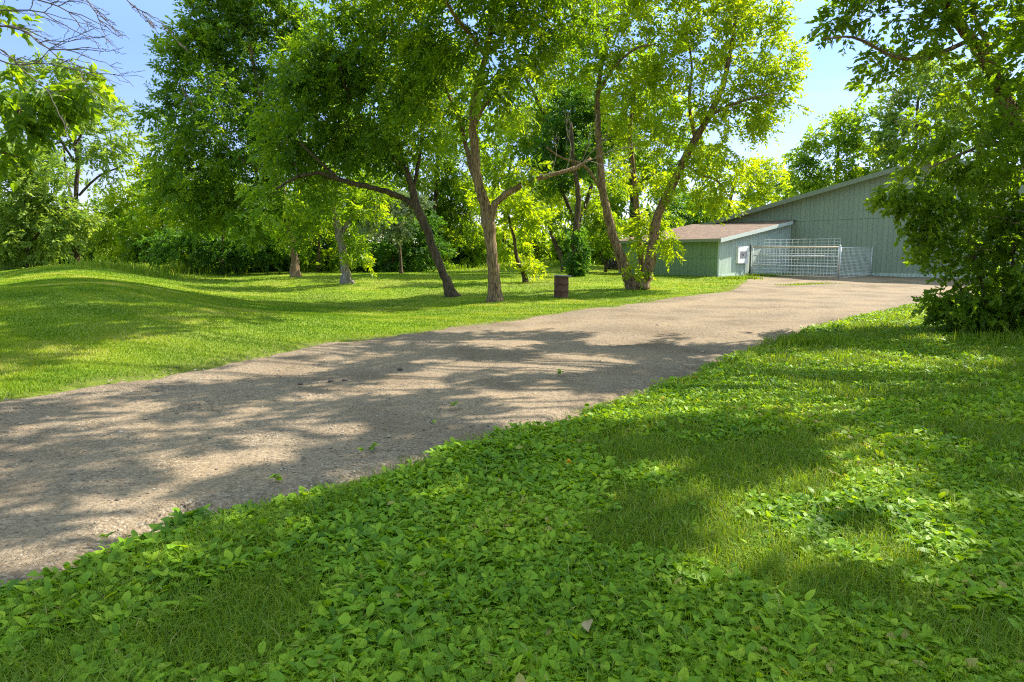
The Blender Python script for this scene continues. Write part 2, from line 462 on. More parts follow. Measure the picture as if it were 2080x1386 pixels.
def inside(x, y, poly=DRIVE):
    x = np.asarray(x); y = np.asarray(y)
    r = np.zeros(x.shape, bool); n = len(poly); j = n - 1
    for i in range(n):
        xi, yi = poly[i]; xj, yj = poly[j]
        c = ((yi > y) != (yj > y)) & (x < (xj - xi) * (y - yi) / (yj - yi + 1e-12) + xi)
        r ^= c; j = i
    return r

def edge_dist(x, y, poly=DRIVE):
    x = np.asarray(x, float); y = np.asarray(y, float)
    d = np.full(x.shape, 1e9)
    n = len(poly)
    for i in range(n):
        a = poly[i]; b = poly[(i + 1) % n]; ab = b - a
        t = np.clip(((x - a[0]) * ab[0] + (y - a[1]) * ab[1]) / (ab.dot(ab) + 1e-12), 0, 1)
        d = np.minimum(d, np.hypot(x - a[0] - t * ab[0], y - a[1] - t * ab[1]))
    return d

def sdf(x, y):
    d = edge_dist(x, y)
    return np.where(inside(x, y), -d, d)       # negative inside the driveway

# ---- ground sheet
nx, ny = 380, 420
ux = np.linspace(-1, 1, nx); gx = 2600 * np.sinh(7 * ux) / math.sinh(7)
uy = np.linspace(-.72, 1, ny); gy = 10 + 2600 * np.sinh(7 * uy) / math.sinh(7)
GX, GY = np.meshgrid(gx, gy)
GS = sdf(GX.ravel(), GY.ravel()).reshape(GX.shape)
GZ = H(GX, GY) - .10 * S((-GS + .05) / .5)
idx = np.arange(nx * ny).reshape(ny, nx)
quads = np.stack([idx[:-1, :-1], idx[:-1, 1:], idx[1:, 1:], idx[1:, :-1]], -1).reshape(-1, 4)
RIGHT = np.array(list(LO[::-1]) + [[-8, -6], [30, -6]])
soil = np.where(inside(GX.ravel(), GY.ravel(), RIGHT), .75, 0.0)
soil = np.maximum(soil, .45 * (1 - S((np.abs(GS.ravel()) - .1) / .5)) * (np.hypot(GX, GY).ravel() < 60))
me = mesh_np('ground', np.stack([GX, GY, GZ], -1).reshape(-1, 3), [quads], rnd=soil, smooth=True)
tagit(link('ground', me, M['ground']), kind='structure')

# ---- driveway sheet
NV = 70
v = np.linspace(0, 1, NV)
P2 = U[:, None] * (1 - v)[None, :, None] + L[:, None] * v[None, :, None]
wob = (fbm(P2[..., 0] * 1.6, P2[..., 1] * 1.6, 31) - .5)
X = P2[..., 0]; Y = P2[..., 1]
ed = np.minimum(v, 1 - v)[None, :] * np.linalg.norm(U - L, axis=1)[:, None]
Z = H(X, Y) + .012 - .09 * (1 - S((ed + wob * .9 - .05) / .35))
Z += (fbm(X * 3, Y * 3, 44, 3) - .5) * .035
# wheel tracks: bands along the drive
lat = v[None, :] + (fbm(X * .25, Y * .25, 71) - .5) * .12
track = np.exp(-((lat - .30) / .09) ** 2) + np.exp(-((lat - .62) / .10) ** 2) + .8 * np.exp(-((lat - .86) / .06) ** 2)
Z -= .02 * track
rnd = np.clip(.05 - .35 * track + .7 * (fbm(X * .42, Y * .42, 88, 3) - .42), -.4, 1)
idx = np.arange(ND * NV).reshape(ND, NV)
q = np.stack([idx[:-1, :-1], idx[:-1, 1:], idx[1:, 1:], idx[1:, :-1]], -1).reshape(-1, 4)[:, ::-1]
me = mesh_np('driveway', np.stack([X, Y, Z], -1).reshape(-1, 3), [q], rnd=rnd.ravel(), smooth=True)
tagit(link('driveway', me, M['gravel']), kind='structure')

# ------------------------------------------------------------------ scattering helpers
def nrm(v): return v / (np.linalg.norm(v, axis=-1, keepdims=True) + 1e-9)

def leaf_quads(P, D, Nn, Ln, W, six=False):
    """P base, D direction, Nn normal-ish (n,3)"""
    D = nrm(D); Sd = nrm(np.cross(D, Nn)); Nn = np.cross(Sd, D)
    Ln = Ln[:, None]; W = W[:, None]; n = len(P)
    if not six:
        V = np.stack([P, P + D * Ln * .45 + Sd * W * .5 + Nn * W * .16, P + D * Ln - Nn * Ln * .08, P + D * Ln * .45 - Sd * W * .5 + Nn * W * .16], 1)
        f = (np.arange(n) * 4)[:, None] + np.array([[0, 1, 2, 3]])
        return V.reshape(-1, 3), [f], 4
    V = np.stack([P, P + D * Ln * .22 + Sd * W * .40 + Nn * W * .14, P + D * Ln * .22 - Sd * W * .40 + Nn * W * .14,
                  P + D * Ln * .58 + Sd * W * .46 + Nn * W * .12, P + D * Ln * .58 - Sd * W * .46 + Nn * W * .12,
                  P + D * Ln - Nn * Ln * .14, P + D * Ln * .4 - Nn * W * .02], 1)
    b = (np.arange(n) * 7)[:, None]
    f3 = np.concatenate([b + np.array([[0, 1, 6]]), b + np.array([[0, 6, 2]]), b + np.array([[3, 5, 6]]), b + np.array([[5, 4, 6]]), b + np.array([[1, 3, 6]]), b + np.array([[4, 2, 6]])])
    return V.reshape(-1, 3), [f3], 7

def in_view(x, y, m=2.5):
    return (np.abs(x) < .80 * np.maximum(y, 0) + m) & (y > .8)

# ------------------------------------------------------------------ trees
# openings in the high canopy: where the sun reaches the yard (ground point, radius)
GAPS = []
for (px, py, r) in [(620, 868, .28), (545, 905, .33), (480, 935, .2), (820, 775, .45), (730, 792, .35), (1180, 730, .7), (1070, 748, .6), (1460, 690, .8), (250, 830, .4), (110, 868, .3), (270, 882, .3), (240, 1088, .12), (600, 755, .6), (470, 765, .45), (300, 780, .35),
      (930, 740, .5), (1000, 700, .8), (1250, 690, .8), (1270, 805, .3), (1000, 860, .2), (330, 1000, .16),
      (1560, 1075, .46), (1480, 1035, .4), (1500, 1120, .32), (1330, 1150, .24), (1420, 1130, .26), (1620, 1130, .2), (1240, 1000, .12), (1700, 900, .2), (1880, 690, .5), (1780, 655, .7), (1990, 740, .4), (1650, 800, .25), (1560, 830, .2), (900, 1120, .1), (1850, 1000, .12), (1700, 760, .3)]:
    GAPS.append((*hit(px, py)[:2], r))
GAPS = np.array(GAPS)
SAZ, SEL = R(61), R(44)
def open_to_sun(B):
    k = (B[:, 2] - H(B[:, 0], B[:, 1])) / math.tan(SEL)
    g = np.stack([B[:, 0] - math.sin(SAZ) * k, B[:, 1] - math.cos(SAZ) * k], 1)
    d = np.linalg.norm(g[:, None] - GAPS[None, :, :2], axis=2)
    return (d < GAPS[None, :, 2] + .12).any(1)

def crown_mesh(name, blobs, rs, dens, nsp, nlf, Ls, Ws, droop=.25, six=False, skel=None, spr=.55, flat=0.6, asp=.95):
    """blobs: list of (centre, radius). Returns mesh and the clump centres used for branches"""
    dens *= 1.7; nsp *= 1.3; Ls *= 1.4; Ws *= 1.45
    Cs = []
    cc = np.mean([b[0] for b in blobs], axis=0)
    for c, r in blobs:
        n = max(3, int(dens * (r / rs) ** 2))
        u = nrm(rng.normal(size=(n, 3))) * (rng.uniform(.12, 1, (n, 1)) ** .45) * r
        u[:, 2] *= asp
        Cs.append(c + u)
    Cs = np.concatenate(Cs)
    m = len(Cs)
    size = rng.uniform(.65, 1.35, m)
    cnt = np.maximum(2, (nsp * size * rng.uniform(.6, 1.3, m))).astype(int)
    ci = np.repeat(np.arange(m), cnt)
    n = len(ci)
    off = nrm(rng.normal(size=(n, 3))) * (rng.uniform(0, 1, (n, 1)) ** .5) * (rs * size[ci])[:, None]
    off[:, 2] *= .7
    B = Cs[ci] + off
    if np.linalg.norm(cc[:2]) < 22:
        kp = ~open_to_sun(B); B = B[kp]; ci = ci[kp]; off = off[kp]; n = len(ci)
    out = nrm(Cs[ci] - cc)
    d = nrm(out * .55 + nrm(off) * .7 + rng.normal(size=(n, 3)) * .45 + np.array([0, 0, .15 - droop]))
    sl = spr * rng.uniform(.6, 1.3, n) * (rs / .5) ** .5
    # leaves
    k = nlf
    t = (np.arange(k) + .6) / k
    side = np.where(np.arange(k) % 2, 1., -1.)
    Pl = B[:, None] + d[:, None] * (sl[:, None] * t[None])[..., None]
    Pl = Pl + np.array([0, 0, -1.]) * ((t ** 2)[None] * sl[:, None] * droop * .6)[..., None]
    up = nrm(np.array([0, 0, 1.]) * flat + rng.normal(size=(n, 3)) * .55)
    sd = nrm(np.cross(d, up))
    Dl = d[:, None] * .75 + sd[:, None] * side[None, :, None] * .8 + rng.normal(size=(n, k, 3)) * .28 + np.array([0, 0, -.25 * droop * 2])
    Nl = up[:, None] + rng.normal(size=(n, k, 3)) * .35
    tot = n * k
    Ln = Ls * rng.uniform(.65, 1.2, tot); Wd = Ws * rng.uniform(.75, 1.2, tot)
    V, fs, pv = leaf_quads(Pl.reshape(-1, 3), Dl.reshape(-1, 3), Nl.reshape(-1, 3), Ln, Wd, six)
    rc = rng.uniform(0, 1, m)
    rv = np.clip(.5 * np.repeat(rc[ci], k) + .3 * rng.uniform(0, 1, tot) + .2 * np.repeat(rng.uniform(0, 1, n), k), 0, 1)
    me = mesh_np(name, V, fs, rnd=np.repeat(rv, pv))
    return me, Cs, tot

NLEAF = [0]
def tree(name, label, cat, limbs, blobs, Y=None, base=None, leaf='ash', bark='bark', rs=.5, dens=1.5, nsp=9, nlf=9, Ls=.17, Ws=.07,
         droop=.25, six=False, group=None, twigs=True, spr=.55, zbase=None, flat=.6, branch_r=.03, asp=.95, flare=1.75, jit=.06):
    """limbs: list of [(px,py,rpx[,dY])...]; the first one starts at the ground. blobs: (px,py,rpx[,dY])"""
    if Y is None:
        Y = hit(limbs[0][0][0], limbs[0][0][1])[1]
    root = empty(name)
    tagit(root, label, cat, group)
    mb = MB()
    nodes = []; nrad = []
    b0 = None
    for li, lb in enumerate(limbs):
        pts = np.array([at(p[0], p[1], Y + (p[3] if len(p) > 3 else 0)) for p in lb])
        rad = np.array([p[2] for p in lb]) / F * Y * .76
        if li == 0:
            b0 = pts[0].copy()
            g = float(H(b0[0], b0[1]))
            if zbase is None:
                pts[0][2] = g - .12
            b0[2] = g
        n = max(6, len(lb) * 5)
        sp = smooth_poly(pts, n)
        u = np.linspace(0, len(lb) - 1, n)
        rr = np.interp(u, np.arange(len(lb)), rad)
        if li == 0 or lb[0][1] > limbs[0][0][1] - 12:
            hh = sp[:, 2] - sp[0, 2]
            rr = rr * (1 + (flare - 1) * np.exp(-hh / .35))
        if len(sp) > 4:
            sp[2:-1] += rng.normal(0, 1, (len(sp) - 3, 3)) * (rr[2:-1, None] * .10)
        mb.tube(sp, rr, 10 if rr.max() > .06 else 6, jit=jit)
        nodes.append(sp); nrad.append(rr)
    root.location = tuple(b0)
    bl = []
    for b in blobs:
        r = b[2] / F * Y
        dY = b[3] if len(b) > 3 else rng.uniform(-.5, .5) * r
        c = at(b[0], b[1], Y + dY)
        bl.append((c, b[2] / F * (Y + dY)))
    me, Cs, tot = crown_mesh('crown', bl, rs, dens, nsp, nlf, Ls, Ws, droop, six, spr=spr, flat=flat, asp=asp)
    NLEAF[0] += tot
    if twigs:
        SK = np.concatenate(nodes); SR = np.concatenate(nrad)
        if len(SK) > 4: SK = SK[4:]; SR = SR[4:]
        order = np.argsort(np.min(np.linalg.norm(Cs[:, None, :] - SK[None, ::3], axis=2), axis=1))
        gen = SK.copy(); gr = SR.copy()
        for i in order:
            c = Cs[i]
            dd = np.linalg.norm(gen - c, axis=1) + .6 * np.maximum(0, gen[:, 2] - c[2])
            j = int(np.argmin(dd))
            a = gen[j]; ln = np.linalg.norm(c - a)
            if ln < .15: continue
            r0 = min(gr[j] * .7, .012 + branch_r * min(1, ln / 3)); r0 = max(r0, .007)
            mid = (a + c) / 2 + np.array([0, 0, .12 * ln]) + rng.normal(0, .06 * ln, 3)
            q = smooth_poly([a, mid, c], 6)
            mb.tube(q, np.linspace(r0, r0 * .45, 6), 4, cap=False)
            gen = np.vstack([gen, q[1:]]); gr = np.concatenate([gr, np.linspace(r0, r0 * .5, 5)])
    tr = mb.build('trunk', M[bark], root, smooth=True)
    tr.location = tuple(-b0)
    cr = link('crown', me, M[leaf], root)
    cr.location = tuple(-b0)
    return root

# ---- the ash trees in the middle of the lawn
tall_ash = tree('ash_tree', 'tall ash tree with a straight brown trunk forking low, left of the rusty drum', 'tree',
     [[(1006, 612, 17), (1003, 560, 14), (998, 500, 14), (992, 455, 16), (984, 415, 13), (970, 365, 11.5), (964, 300, 10.5), (960, 235, 9), (972, 165, 8), (988, 110, 7), (998, 55, 5), (1004, 0, 4), (1008, -70, 3)],
      [(994, 452, 12), (1006, 415, 9), (1035, 390, 8), (1080, 368, 7, .3), (1125, 354, 6, .5), (1165, 343, 5, .8), (1200, 322, 3, 1)],
      [(980, 410, 9, .2), (958, 345, 7, .8), (944, 285, 6, 1.2), (930, 235, 5, 1.5), (905, 180, 4, 1.8)],
      [(986, 115, 6), (962, 78, 5.5, -.4), (930, 42, 5, -.8), (905, 0, 4, -1), (885, -60, 3, -1.2)],
      [(985, 118, 4), (1020, 75, 4, .5), (1060, 62, 3, .9), (1100, 60, 2, 1.2)],
      [(962, 260, 5), (985, 215, 4, -.6), (1015, 190, 3, -1)]],
     [(1000, 50, 90), (905, 40, 80), (1085, 50, 85), (1010, 185, 62, -1), (1075, 160, 60), (890, 150, 85), (820, 95, 75), (1040, -70, 120), (900, -90, 120), (1160, -20, 85), (1180, -120, 90), (780, -60, 90),
      (935, 250, 50, 1), (1020, 280, 36, 1), (985, 165, 55, -2), (1120, 90, 60, 1), (850, 210, 60, .5), (1060, 345, 22), (1010, 350, 25, 1), (1000, -190, 110, -4.5), (860, -200, 100, -5), (930, -230, 110, -3), (1100, -75, 85, -3), (985, -70, 80, -3.2), (870, -85, 85, -3), (1180, -115, 110, -5.5), (1060, -175, 110, -6), (940, -130, 100, -4), (820, -130, 100, -4), (1030, -60, 95, -1.6), (1210, -70, 95, -2)],
     leaf='ash', bark='bark', dens=1.02)
tree('ash_tree', 'leaning ash tree whose dark trunk tilts left and splits into a long arching limb', 'tree',
     [[(921, 602, 13), (906, 570, 11), (888, 525, 11), (870, 475, 11), (855, 440, 11.5), (843, 408, 11), (836, 375, 9), (822, 345, 8), (800, 322, 7), (770, 290, 6), (735, 245, 5), (705, 190, 4), (690, 130, 3)],
      [(850, 425, 9), (825, 406, 8), (795, 393, 8, -.2), (755, 381, 7, -.4), (715, 372, 7, -.6), (680, 362, 6, -.8), (645, 352, 5, -1), (600, 362, 4, -1.4), (560, 385, 3, -1.6)],
      [(840, 385, 5), (850, 330, 5, .4), (858, 270, 4, .8), (850, 200, 3, 1)],
      [(690, 366, 4, -.7), (650, 330, 3.5, -1), (610, 290, 3, -1.3)]],
     [(760, 230, 90), (680, 170, 100), (640, 280, 80), (725, 320, 42), (815, 240, 75), (610, 230, 85), (840, 140, 85), (740, 90, 95), (570, 330, 62), (650, 350, 40), (790, 300, 40), (880, 290, 40, 1), (715, 70, 65), (630, 140, 60), (545, 400, 40), (790, 0, 75), (640, 400, 25), (720, -200, 100, -7), (600, -180, 100, -7), (480, -180, 90, -8), (660, -120, 80, -4), (760, -110, 90, -2), (760, -80, 80, -5), (640, -125, 75, -5), (540, -130, 70, -6), (700, -130, 95, -5.5), (580, -130, 95, -5)],
     leaf='deep', bark='bark_dark', dens=1.45)
tree('ash_tree', 'pale trunked tree with a hollow scar, between leaning ash and dense left tree', 'tree',
     [[(706, 576, 13), (702, 548, 11), (697, 515, 10.5), (692, 488, 11), (684, 455, 10), (676, 420, 7), (672, 370, 5), (690, 320, 3)],
      [(690, 480, 7), (715, 440, 5, .4), (745, 410, 4, .8)]],
     [(690, 415, 48), (745, 430, 42), (635, 425, 48), (720, 520, 20, -.4), (765, 395, 40), (680, 370, 50), (610, 470, 30), (735, 350, 40, 2), (735, 480, 25)],
     leaf='ash', bark='bark_grey', dens=1.1, rs=.5, Ls=.19, Ws=.08)
tree('dense_tree', 'broad dense tree filling the left centre, its slim tan trunk shaded at back of lawn', 'tree',
     [[(601, 563, 12), (599, 525, 10), (592, 485, 9), (585, 455, 8.5), (577, 400, 8), (560, 330, 7), (540, 250, 6), (520, 150, 5), (500, 60, 4), (490, -20, 2)],
      [(575, 395, 5), (530, 350, 5, -.5), (470, 310, 4, -1), (420, 260, 3, -1.5), (370, 180, 2, -1.6)],
      [(558, 320, 4), (600, 260, 4, .6), (630, 180, 3, 1)],
      [(548, 280, 4), (490, 220, 3, .5), (440, 140, 3, .7), (400, 60, 2, 1)]],
     [(450, 55, 70), (520, 15, 70), (425, 150, 80), (550, 110, 90), (370, 250, 65), (470, 250, 95), (560, 240, 90), (352, 125, 34), (400, 340, 75), (490, 370, 80), (580, 370, 70), (350, 330, 45), (620, 80, 65), (650, 170, 70), (440, 430, 60), (530, 450, 55), (480, -60, 75), (560, -50, 60), (345, 205, 28), (620, 430, 40), (390, 420, 45), (345, 400, 40), (420, 20, 40), (325, 108, 16), (390, 80, 40)],
     leaf='deep', bark='bark', dens=1.8, rs=.6, Ls=.2, Ws=.085, nsp=9)
tree('twin_stem_tree', 'tree in front of the green shed with two trunks spreading in a V', 'tree',
     [[(1290, 588, 15), (1276, 562, 13), (1258, 515, 12), (1242, 465, 11), (1228, 410, 10), (1220, 345, 8.5), (1216, 270, 7.5), (1214, 200, 6), (1224, 120, 5), (1236, 40, 4), (1240, -60, 2)],
      [(1303, 586, 15), (1318, 545, 14), (1327, 495, 13), (1334, 445, 12), (1358, 392, 11), (1385, 335, 10.5), (1411, 285, 9.5), (1442, 232, 8), (1466, 180, 7), (1482, 115, 5.5), (1492, 50, 4), (1500, -50, 2)],
      [(1306, 560, 8, .5), (1300, 500, 7, .9), (1294, 430, 7, 1.2), (1287, 350, 6, 1.5), (1280, 270, 5, 1.8), (1290, 180, 4, 2)],
      [(1440, 235, 5), (1490, 212, 4, -.4), (1540, 196, 3, -.7), (1585, 190, 2, -.9)],
      [(1388, 332, 4), (1425, 356, 3.5, .2), (1455, 366, 3, .4), (1480, 400, 2, .5)],
      [(1215, 190, 5), (1250, 135, 4, -.4), (1290, 100, 3, -.7), (1330, 90, 2, -1)],
      [(1412, 283, 5), (1400, 210, 4, .5), (1405, 130, 3, .8), (1390, 50, 2, 1)],
      [(1228, 400, 4), (1190, 340, 3.5, -.5), (1140, 320, 2.5, -.8), (1110, 300, 2, -1)]],
     [(1230, 40, 85), (1330, 30, 85), (1430, 40, 90), (1520, 50, 75), (1570, 130, 50), (1560, 175, 45), (1598, 205, 24), (1480, 150, 75), (1380, 140, 85), (1280, 150, 75), (1505, 255, 52), (1420, 250, 55), (1340, 260, 60), (1262, 260, 46), (1450, 335, 55), (1545, 265, 30), (1380, 380, 45), (1300, -80, 110), (1440, -80, 110), (1560, 10, 55), (1190, 120, 60), (1600, 90, 30), (1470, 390, 40), (1530, 215, 40), (1320, 350, 30, 1), (1250, 340, 25, 1),
      (1345, 480, 20, .3), (1360, 500, 13, -.2), (1298, 550, 12, -.2), (1305, 500, 18, .4), (1320, 440, 22, .5), (1290, 470, 14, .4), (1430, 420, 28), (1510, 330, 28)],
     leaf='bright', bark='bark', dens=1.05)
tree('twin_stem_tree', 'slender forked tree standing just behind the rusty drum', 'tree',
     [[(1148, 552, 7), (1138, 520, 6), (1128, 495, 5.5), (1118, 470, 4), (1105, 430, 3)],
      [(1150, 553, 8), (1160, 515, 7), (1170, 480, 6.5), (1178, 440, 5.5), (1195, 400, 5), (1205, 350, 4), (1200, 300, 3)],
      [(1172, 470, 5), (1155, 420, 5, .4), (1135, 370, 4.5, .6), (1120, 320, 4, .6), (1112, 262, 4.5, .2), (1090, 200, 4.5), (1066, 155, 4), (1050, 110, 3), (1040, 60, 2)]],
     [(1130, 270, 60), (1180, 210, 65), (1095, 390, 46), (1200, 430, 34), (1150, 150, 65), (1060, 290, 50), (1185, 330, 44), (1240, 380, 30, 2), (1130, 440, 30), (1165, 460, 22), (1080, 230, 45), (1220, 280, 40, 2)],
     leaf='ash', bark='bark_dark', dens=.95, Ls=.2, Ws=.085, rs=.55)
tree('ivy_trunk_tree', 'thick dark trunk wrapped in ivy, right behind the rusty drum', 'tree',
     [[(1173, 561, 13), (1171, 530, 10), (1168, 500, 9), (1170, 460, 8), (1175, 400, 7), (1165, 330, 5), (1160, 250, 3)]],
     [(1172, 530, 9, -.4), (1169, 505, 9, -.3), (1172, 545, 8, -.4), (1170, 480, 12, -.2), (1180, 320, 55, 2), (1230, 260, 55, 3), (1120, 330, 55, 3), (1170, 240, 60, 3)],
     leaf='dark', bark='bark_dark', dens=1.2, Ls=.2, Ws=.1, rs=.5)
tree('young_tree', 'small bent tree between tall ash trunk and the rusty drum', 'tree',
     [[(1069, 574, 6.5), (1064, 556, 5.5), (1052, 530, 5), (1047, 505, 4.5), (1045, 485, 4), (1035, 450, 3), (1030, 410, 2)]],
     [(1050, 450, 40), (1020, 405, 46), (1065, 420, 36), (1080, 535, 9, -.2), (1025, 500, 18)],
     leaf='bright', bark='bark_dark', dens=1.2, Ls=.2, Ws=.085)
tree('young_tree', 'low twisted tree behind the leaning dark trunk at back of lawn', 'tree',
     [[(906, 548, 6), (904, 530, 5.5), (908, 512, 5), (918, 497, 4.5), (930, 480, 3), (945, 455, 2)], [(905, 520, 4), (896, 495, 3, .3), (885, 470, 2.5, .4)]],
     [(895, 440, 50), (950, 455, 40), (880, 480, 30), (925, 400, 50), (975, 500, 30, 2), (960, 535, 16, 1), (985, 545, 12, 1)],
     leaf='ash', bark='bark_dark', dens=1.2, Ls=.24, Ws=.1, rs=.7)
tree('young_tree', 'small sapling with a forked stem at the left end of the shed', 'tree',
     [[(1230, 553, 3.5), (1230, 542, 3), (1225, 528, 2.5), (1218, 514, 2)], [(1230, 540, 2.5), (1235, 522, 2), (1238, 505, 1.5)]],
     [(1222, 480, 26), (1195, 490, 16), (1245, 490, 18), (1215, 450, 26), (1240, 455, 20)],
     leaf='ash', bark='bark_dark', dens=1.3, Ls=.2, Ws=.09, branch_r=.012)
tree('field_tree', 'stout pale trunked tree on the rise beyond the lawn', 'tree',
     [[(1103, 530, 8), (1104, 515, 6.5), (1100, 495, 5), (1090, 470, 3), (1080, 440, 2)], [(1106, 512, 5), (1118, 495, 4), (1135, 480, 3), (1150, 460, 2)]],
     [(1095, 455, 30), (1135, 460, 28), (1070, 475, 18), (1110, 420, 40), (1160, 480, 14), (1060, 440, 30)],
     Y=95, leaf='bright', bark='bark_grey', dens=1.0, Ls=.45, Ws=.2, rs=1.1, spr=.9)
tree('field_tree', 'thin pole like tree standing alone in the sunny field', 'tree',
     [[(1195, 533, 1.6), (1195, 520, 1.4), (1194, 505, 1), (1195, 480, .7)]],
     [(1195, 490, 16), (1190, 470, 14), (1205, 475, 12)], Y=100, leaf='ash', bark='bark_dark', dens=1.1, Ls=.4, Ws=.18, rs=.9, spr=.8)

# ---- the wood behind the lawn
tree('pale_tree', 'tall airy pale green tree beyond the hump at far left', 'tree',
     [[(153, 530, 10), (155, 500, 8), (153, 460, 7), (153, 420, 6), (156, 370, 5.5), (158, 330, 5), (150, 280, 4), (140, 220, 3), (132, 160, 2)],
      [(160, 398, 3), (185, 372, 3, .5), (212, 352, 2.5, 1), (250, 338, 2, 1)], [(152, 300, 3), (175, 250, 2.5, 1), (190, 200, 2, 1)], [(152, 330, 3), (120, 280, 3, -1), (95, 230, 2, -2)], [(152, 420, 3), (135, 360, 3, 1), (130, 300, 2, 2)]],
     [(130, 165, 34), (85, 205, 40), (178, 190, 34), (60, 270, 48), (135, 260, 48), (212, 250, 40), (245, 300, 34), (100, 330, 40), (190, 310, 30), (215, 380, 22, 2), (235, 350, 24), (110, 130, 20), (150, 225, 30), (185, 460, 30), (120, 470, 40), (210, 490, 26), (40, 210, 30), (275, 280, 16)],
     Y=66, leaf='pale', bark='bark_dark', dens=1.3, Ls=.34, Ws=.17, rs=.9, spr=.8, nsp=8)
tree('pale_tree', 'broad pale tree at the far left lawn edge, before the taller airy tree', 'tree',
     [[(60, 545, 7), (58, 500, 6), (50, 440, 5), (40, 380, 3)], [(58, 500, 4), (100, 450, 3), (140, 420, 2)]],
     [(30, 390, 60), (105, 430, 46), (10, 470, 50), (70, 350, 46), (130, 470, 36), (60, 490, 40), (-40, 420, 60), (0, 330, 40), (155, 440, 24), (20, 520, 22), (90, 510, 26)],
     Y=56, leaf='pale', bark='bark_dark', dens=1.6, Ls=.3, Ws=.15, rs=.8, spr=.75)
tree('thicket_tree', 'mid green thicket tree right of the airy tree, over dark undergrowth', 'tree',
     [[(285, 530, 5), (285, 490, 4), (290, 440, 3), (300, 390, 2)]],
     [(270, 410, 36), (310, 370, 40), (245, 455, 34), (310, 450, 40), (290, 490, 30), (235, 500, 22), (350, 420, 40), (345, 350, 30), (260, 500, 26)],
     Y=64, leaf='bright', bark='bark_dark', dens=1.5, Ls=.3, Ws=.14, rs=.8, spr=.75)
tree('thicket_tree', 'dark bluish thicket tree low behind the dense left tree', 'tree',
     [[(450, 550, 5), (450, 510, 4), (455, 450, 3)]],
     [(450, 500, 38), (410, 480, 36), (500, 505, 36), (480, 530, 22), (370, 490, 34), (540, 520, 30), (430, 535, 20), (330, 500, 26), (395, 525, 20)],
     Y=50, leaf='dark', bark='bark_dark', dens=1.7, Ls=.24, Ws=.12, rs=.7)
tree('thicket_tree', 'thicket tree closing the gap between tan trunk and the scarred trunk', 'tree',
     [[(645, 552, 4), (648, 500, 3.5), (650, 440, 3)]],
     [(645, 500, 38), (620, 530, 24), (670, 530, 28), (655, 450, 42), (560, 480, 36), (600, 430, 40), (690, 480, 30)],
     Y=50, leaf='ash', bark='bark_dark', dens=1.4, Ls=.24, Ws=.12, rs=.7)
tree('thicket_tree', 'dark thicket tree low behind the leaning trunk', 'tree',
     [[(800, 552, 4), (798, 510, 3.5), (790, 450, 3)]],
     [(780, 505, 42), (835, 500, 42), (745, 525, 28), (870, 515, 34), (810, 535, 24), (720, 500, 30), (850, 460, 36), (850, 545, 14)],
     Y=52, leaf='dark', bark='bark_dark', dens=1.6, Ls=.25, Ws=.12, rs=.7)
tree('silver_shrub', 'tall shrub with whitish silver leaves, left of the leaning trunk', 'shrub',
     [[(815, 545, 4), (812, 500, 3.5), (805, 450, 3), (800, 420, 2)]],
     [(800, 435, 36, -1), (832, 425, 28, -1), (770, 450, 30, -1), (818, 465, 26, -1), (768, 412, 24, -1)],
     Y=46, leaf='silver', bark='bark_dark', dens=1.5, Ls=.17, Ws=.1, rs=.5)
tree('background_tree', 'tall tree in the wood seen behind leaning ash and tall ash', 'tree',
     [[(880, 540, 7), (880, 480, 6), (885, 400, 5), (890, 300, 4), (890, 200, 3)]],
     [(880, 390, 70), (940, 330, 64), (860, 300, 70), (920, 240, 60), (960, 400, 50), (840, 200, 60), (920, 150, 60), (790, 340, 60), (740, 280, 60), (800, 390, 40)],
     Y=62, leaf='ash', bark='bark_dark', dens=1.1, Ls=.3, Ws=.14, rs=.85, spr=.75)
tree('background_tree', 'tree in the wood seen through the fork of the tall ash', 'tree',
     [[(1025, 532, 5), (1025, 480, 4.5), (1030, 400, 4), (1040, 300, 3)]],
     [(1030, 380, 46), (1080, 350, 50), (1010, 320, 46), (1090, 430, 36), (1050, 260, 56), (1130, 290, 50), (1000, 460, 30), (975, 470, 24), (1110, 220, 50)],
     Y=70, leaf='bright', bark='bark_dark', dens=1.0, Ls=.34, Ws=.16, rs=.9, spr=.8)
tree('background_tree', 'dark straight trunked tree seen between the two trunks of the V', 'tree',
     [[(1287, 548, 10), (1286, 480, 9.5), (1286, 400, 9), (1285, 320, 8), (1285, 240, 6), (1290, 160, 4)]],
     [(1290, 330, 56), (1240, 420, 36), (1340, 410, 40), (1330, 330, 50), (1265, 250, 60), (1350, 250, 60), (1300, 170, 60), (1200, 470, 24), (1250, 470, 24), (1400, 330, 50), (1210, 400, 34)],
     Y=56, leaf='ash', bark='bark_dark', dens=1.1, Ls=.28, Ws=.13, rs=.8, spr=.7)
tree('background_tree', 'bright tree in the wood right of the tall ash, over the grassy rise', 'tree', [[(1215, 534, 5), (1215, 480, 4), (1210, 400, 3)]], [(1215, 430, 40), (1180, 390, 40), (1250, 380, 44), (1200, 330, 44), (1140, 420, 30), (1260, 320, 40), (1170, 300, 40), (1250, 450, 26), (1120, 370, 36)], Y=74, leaf='bright', bark='bark_dark', dens=1.0, Ls=.34, Ws=.16, rs=.9, spr=.8)
tree('background_tree', 'sunlit yellow green tree rising behind the brown shed roof', 'tree',
     [[(1480, 520, 6), (1480, 450, 5), (1485, 400, 4), (1500, 350, 3)]],
     [(1460, 400, 46), (1510, 370, 42), (1420, 430, 36), (1545, 385, 32), (1500, 420, 34), (1390, 400, 40), (1560, 350, 22), (1530, 340, 26), (1450, 440, 30)],
     Y=66, leaf='bright', bark='bark_dark', dens=1.15, Ls=.3, Ws=.14, rs=.85, spr=.75)
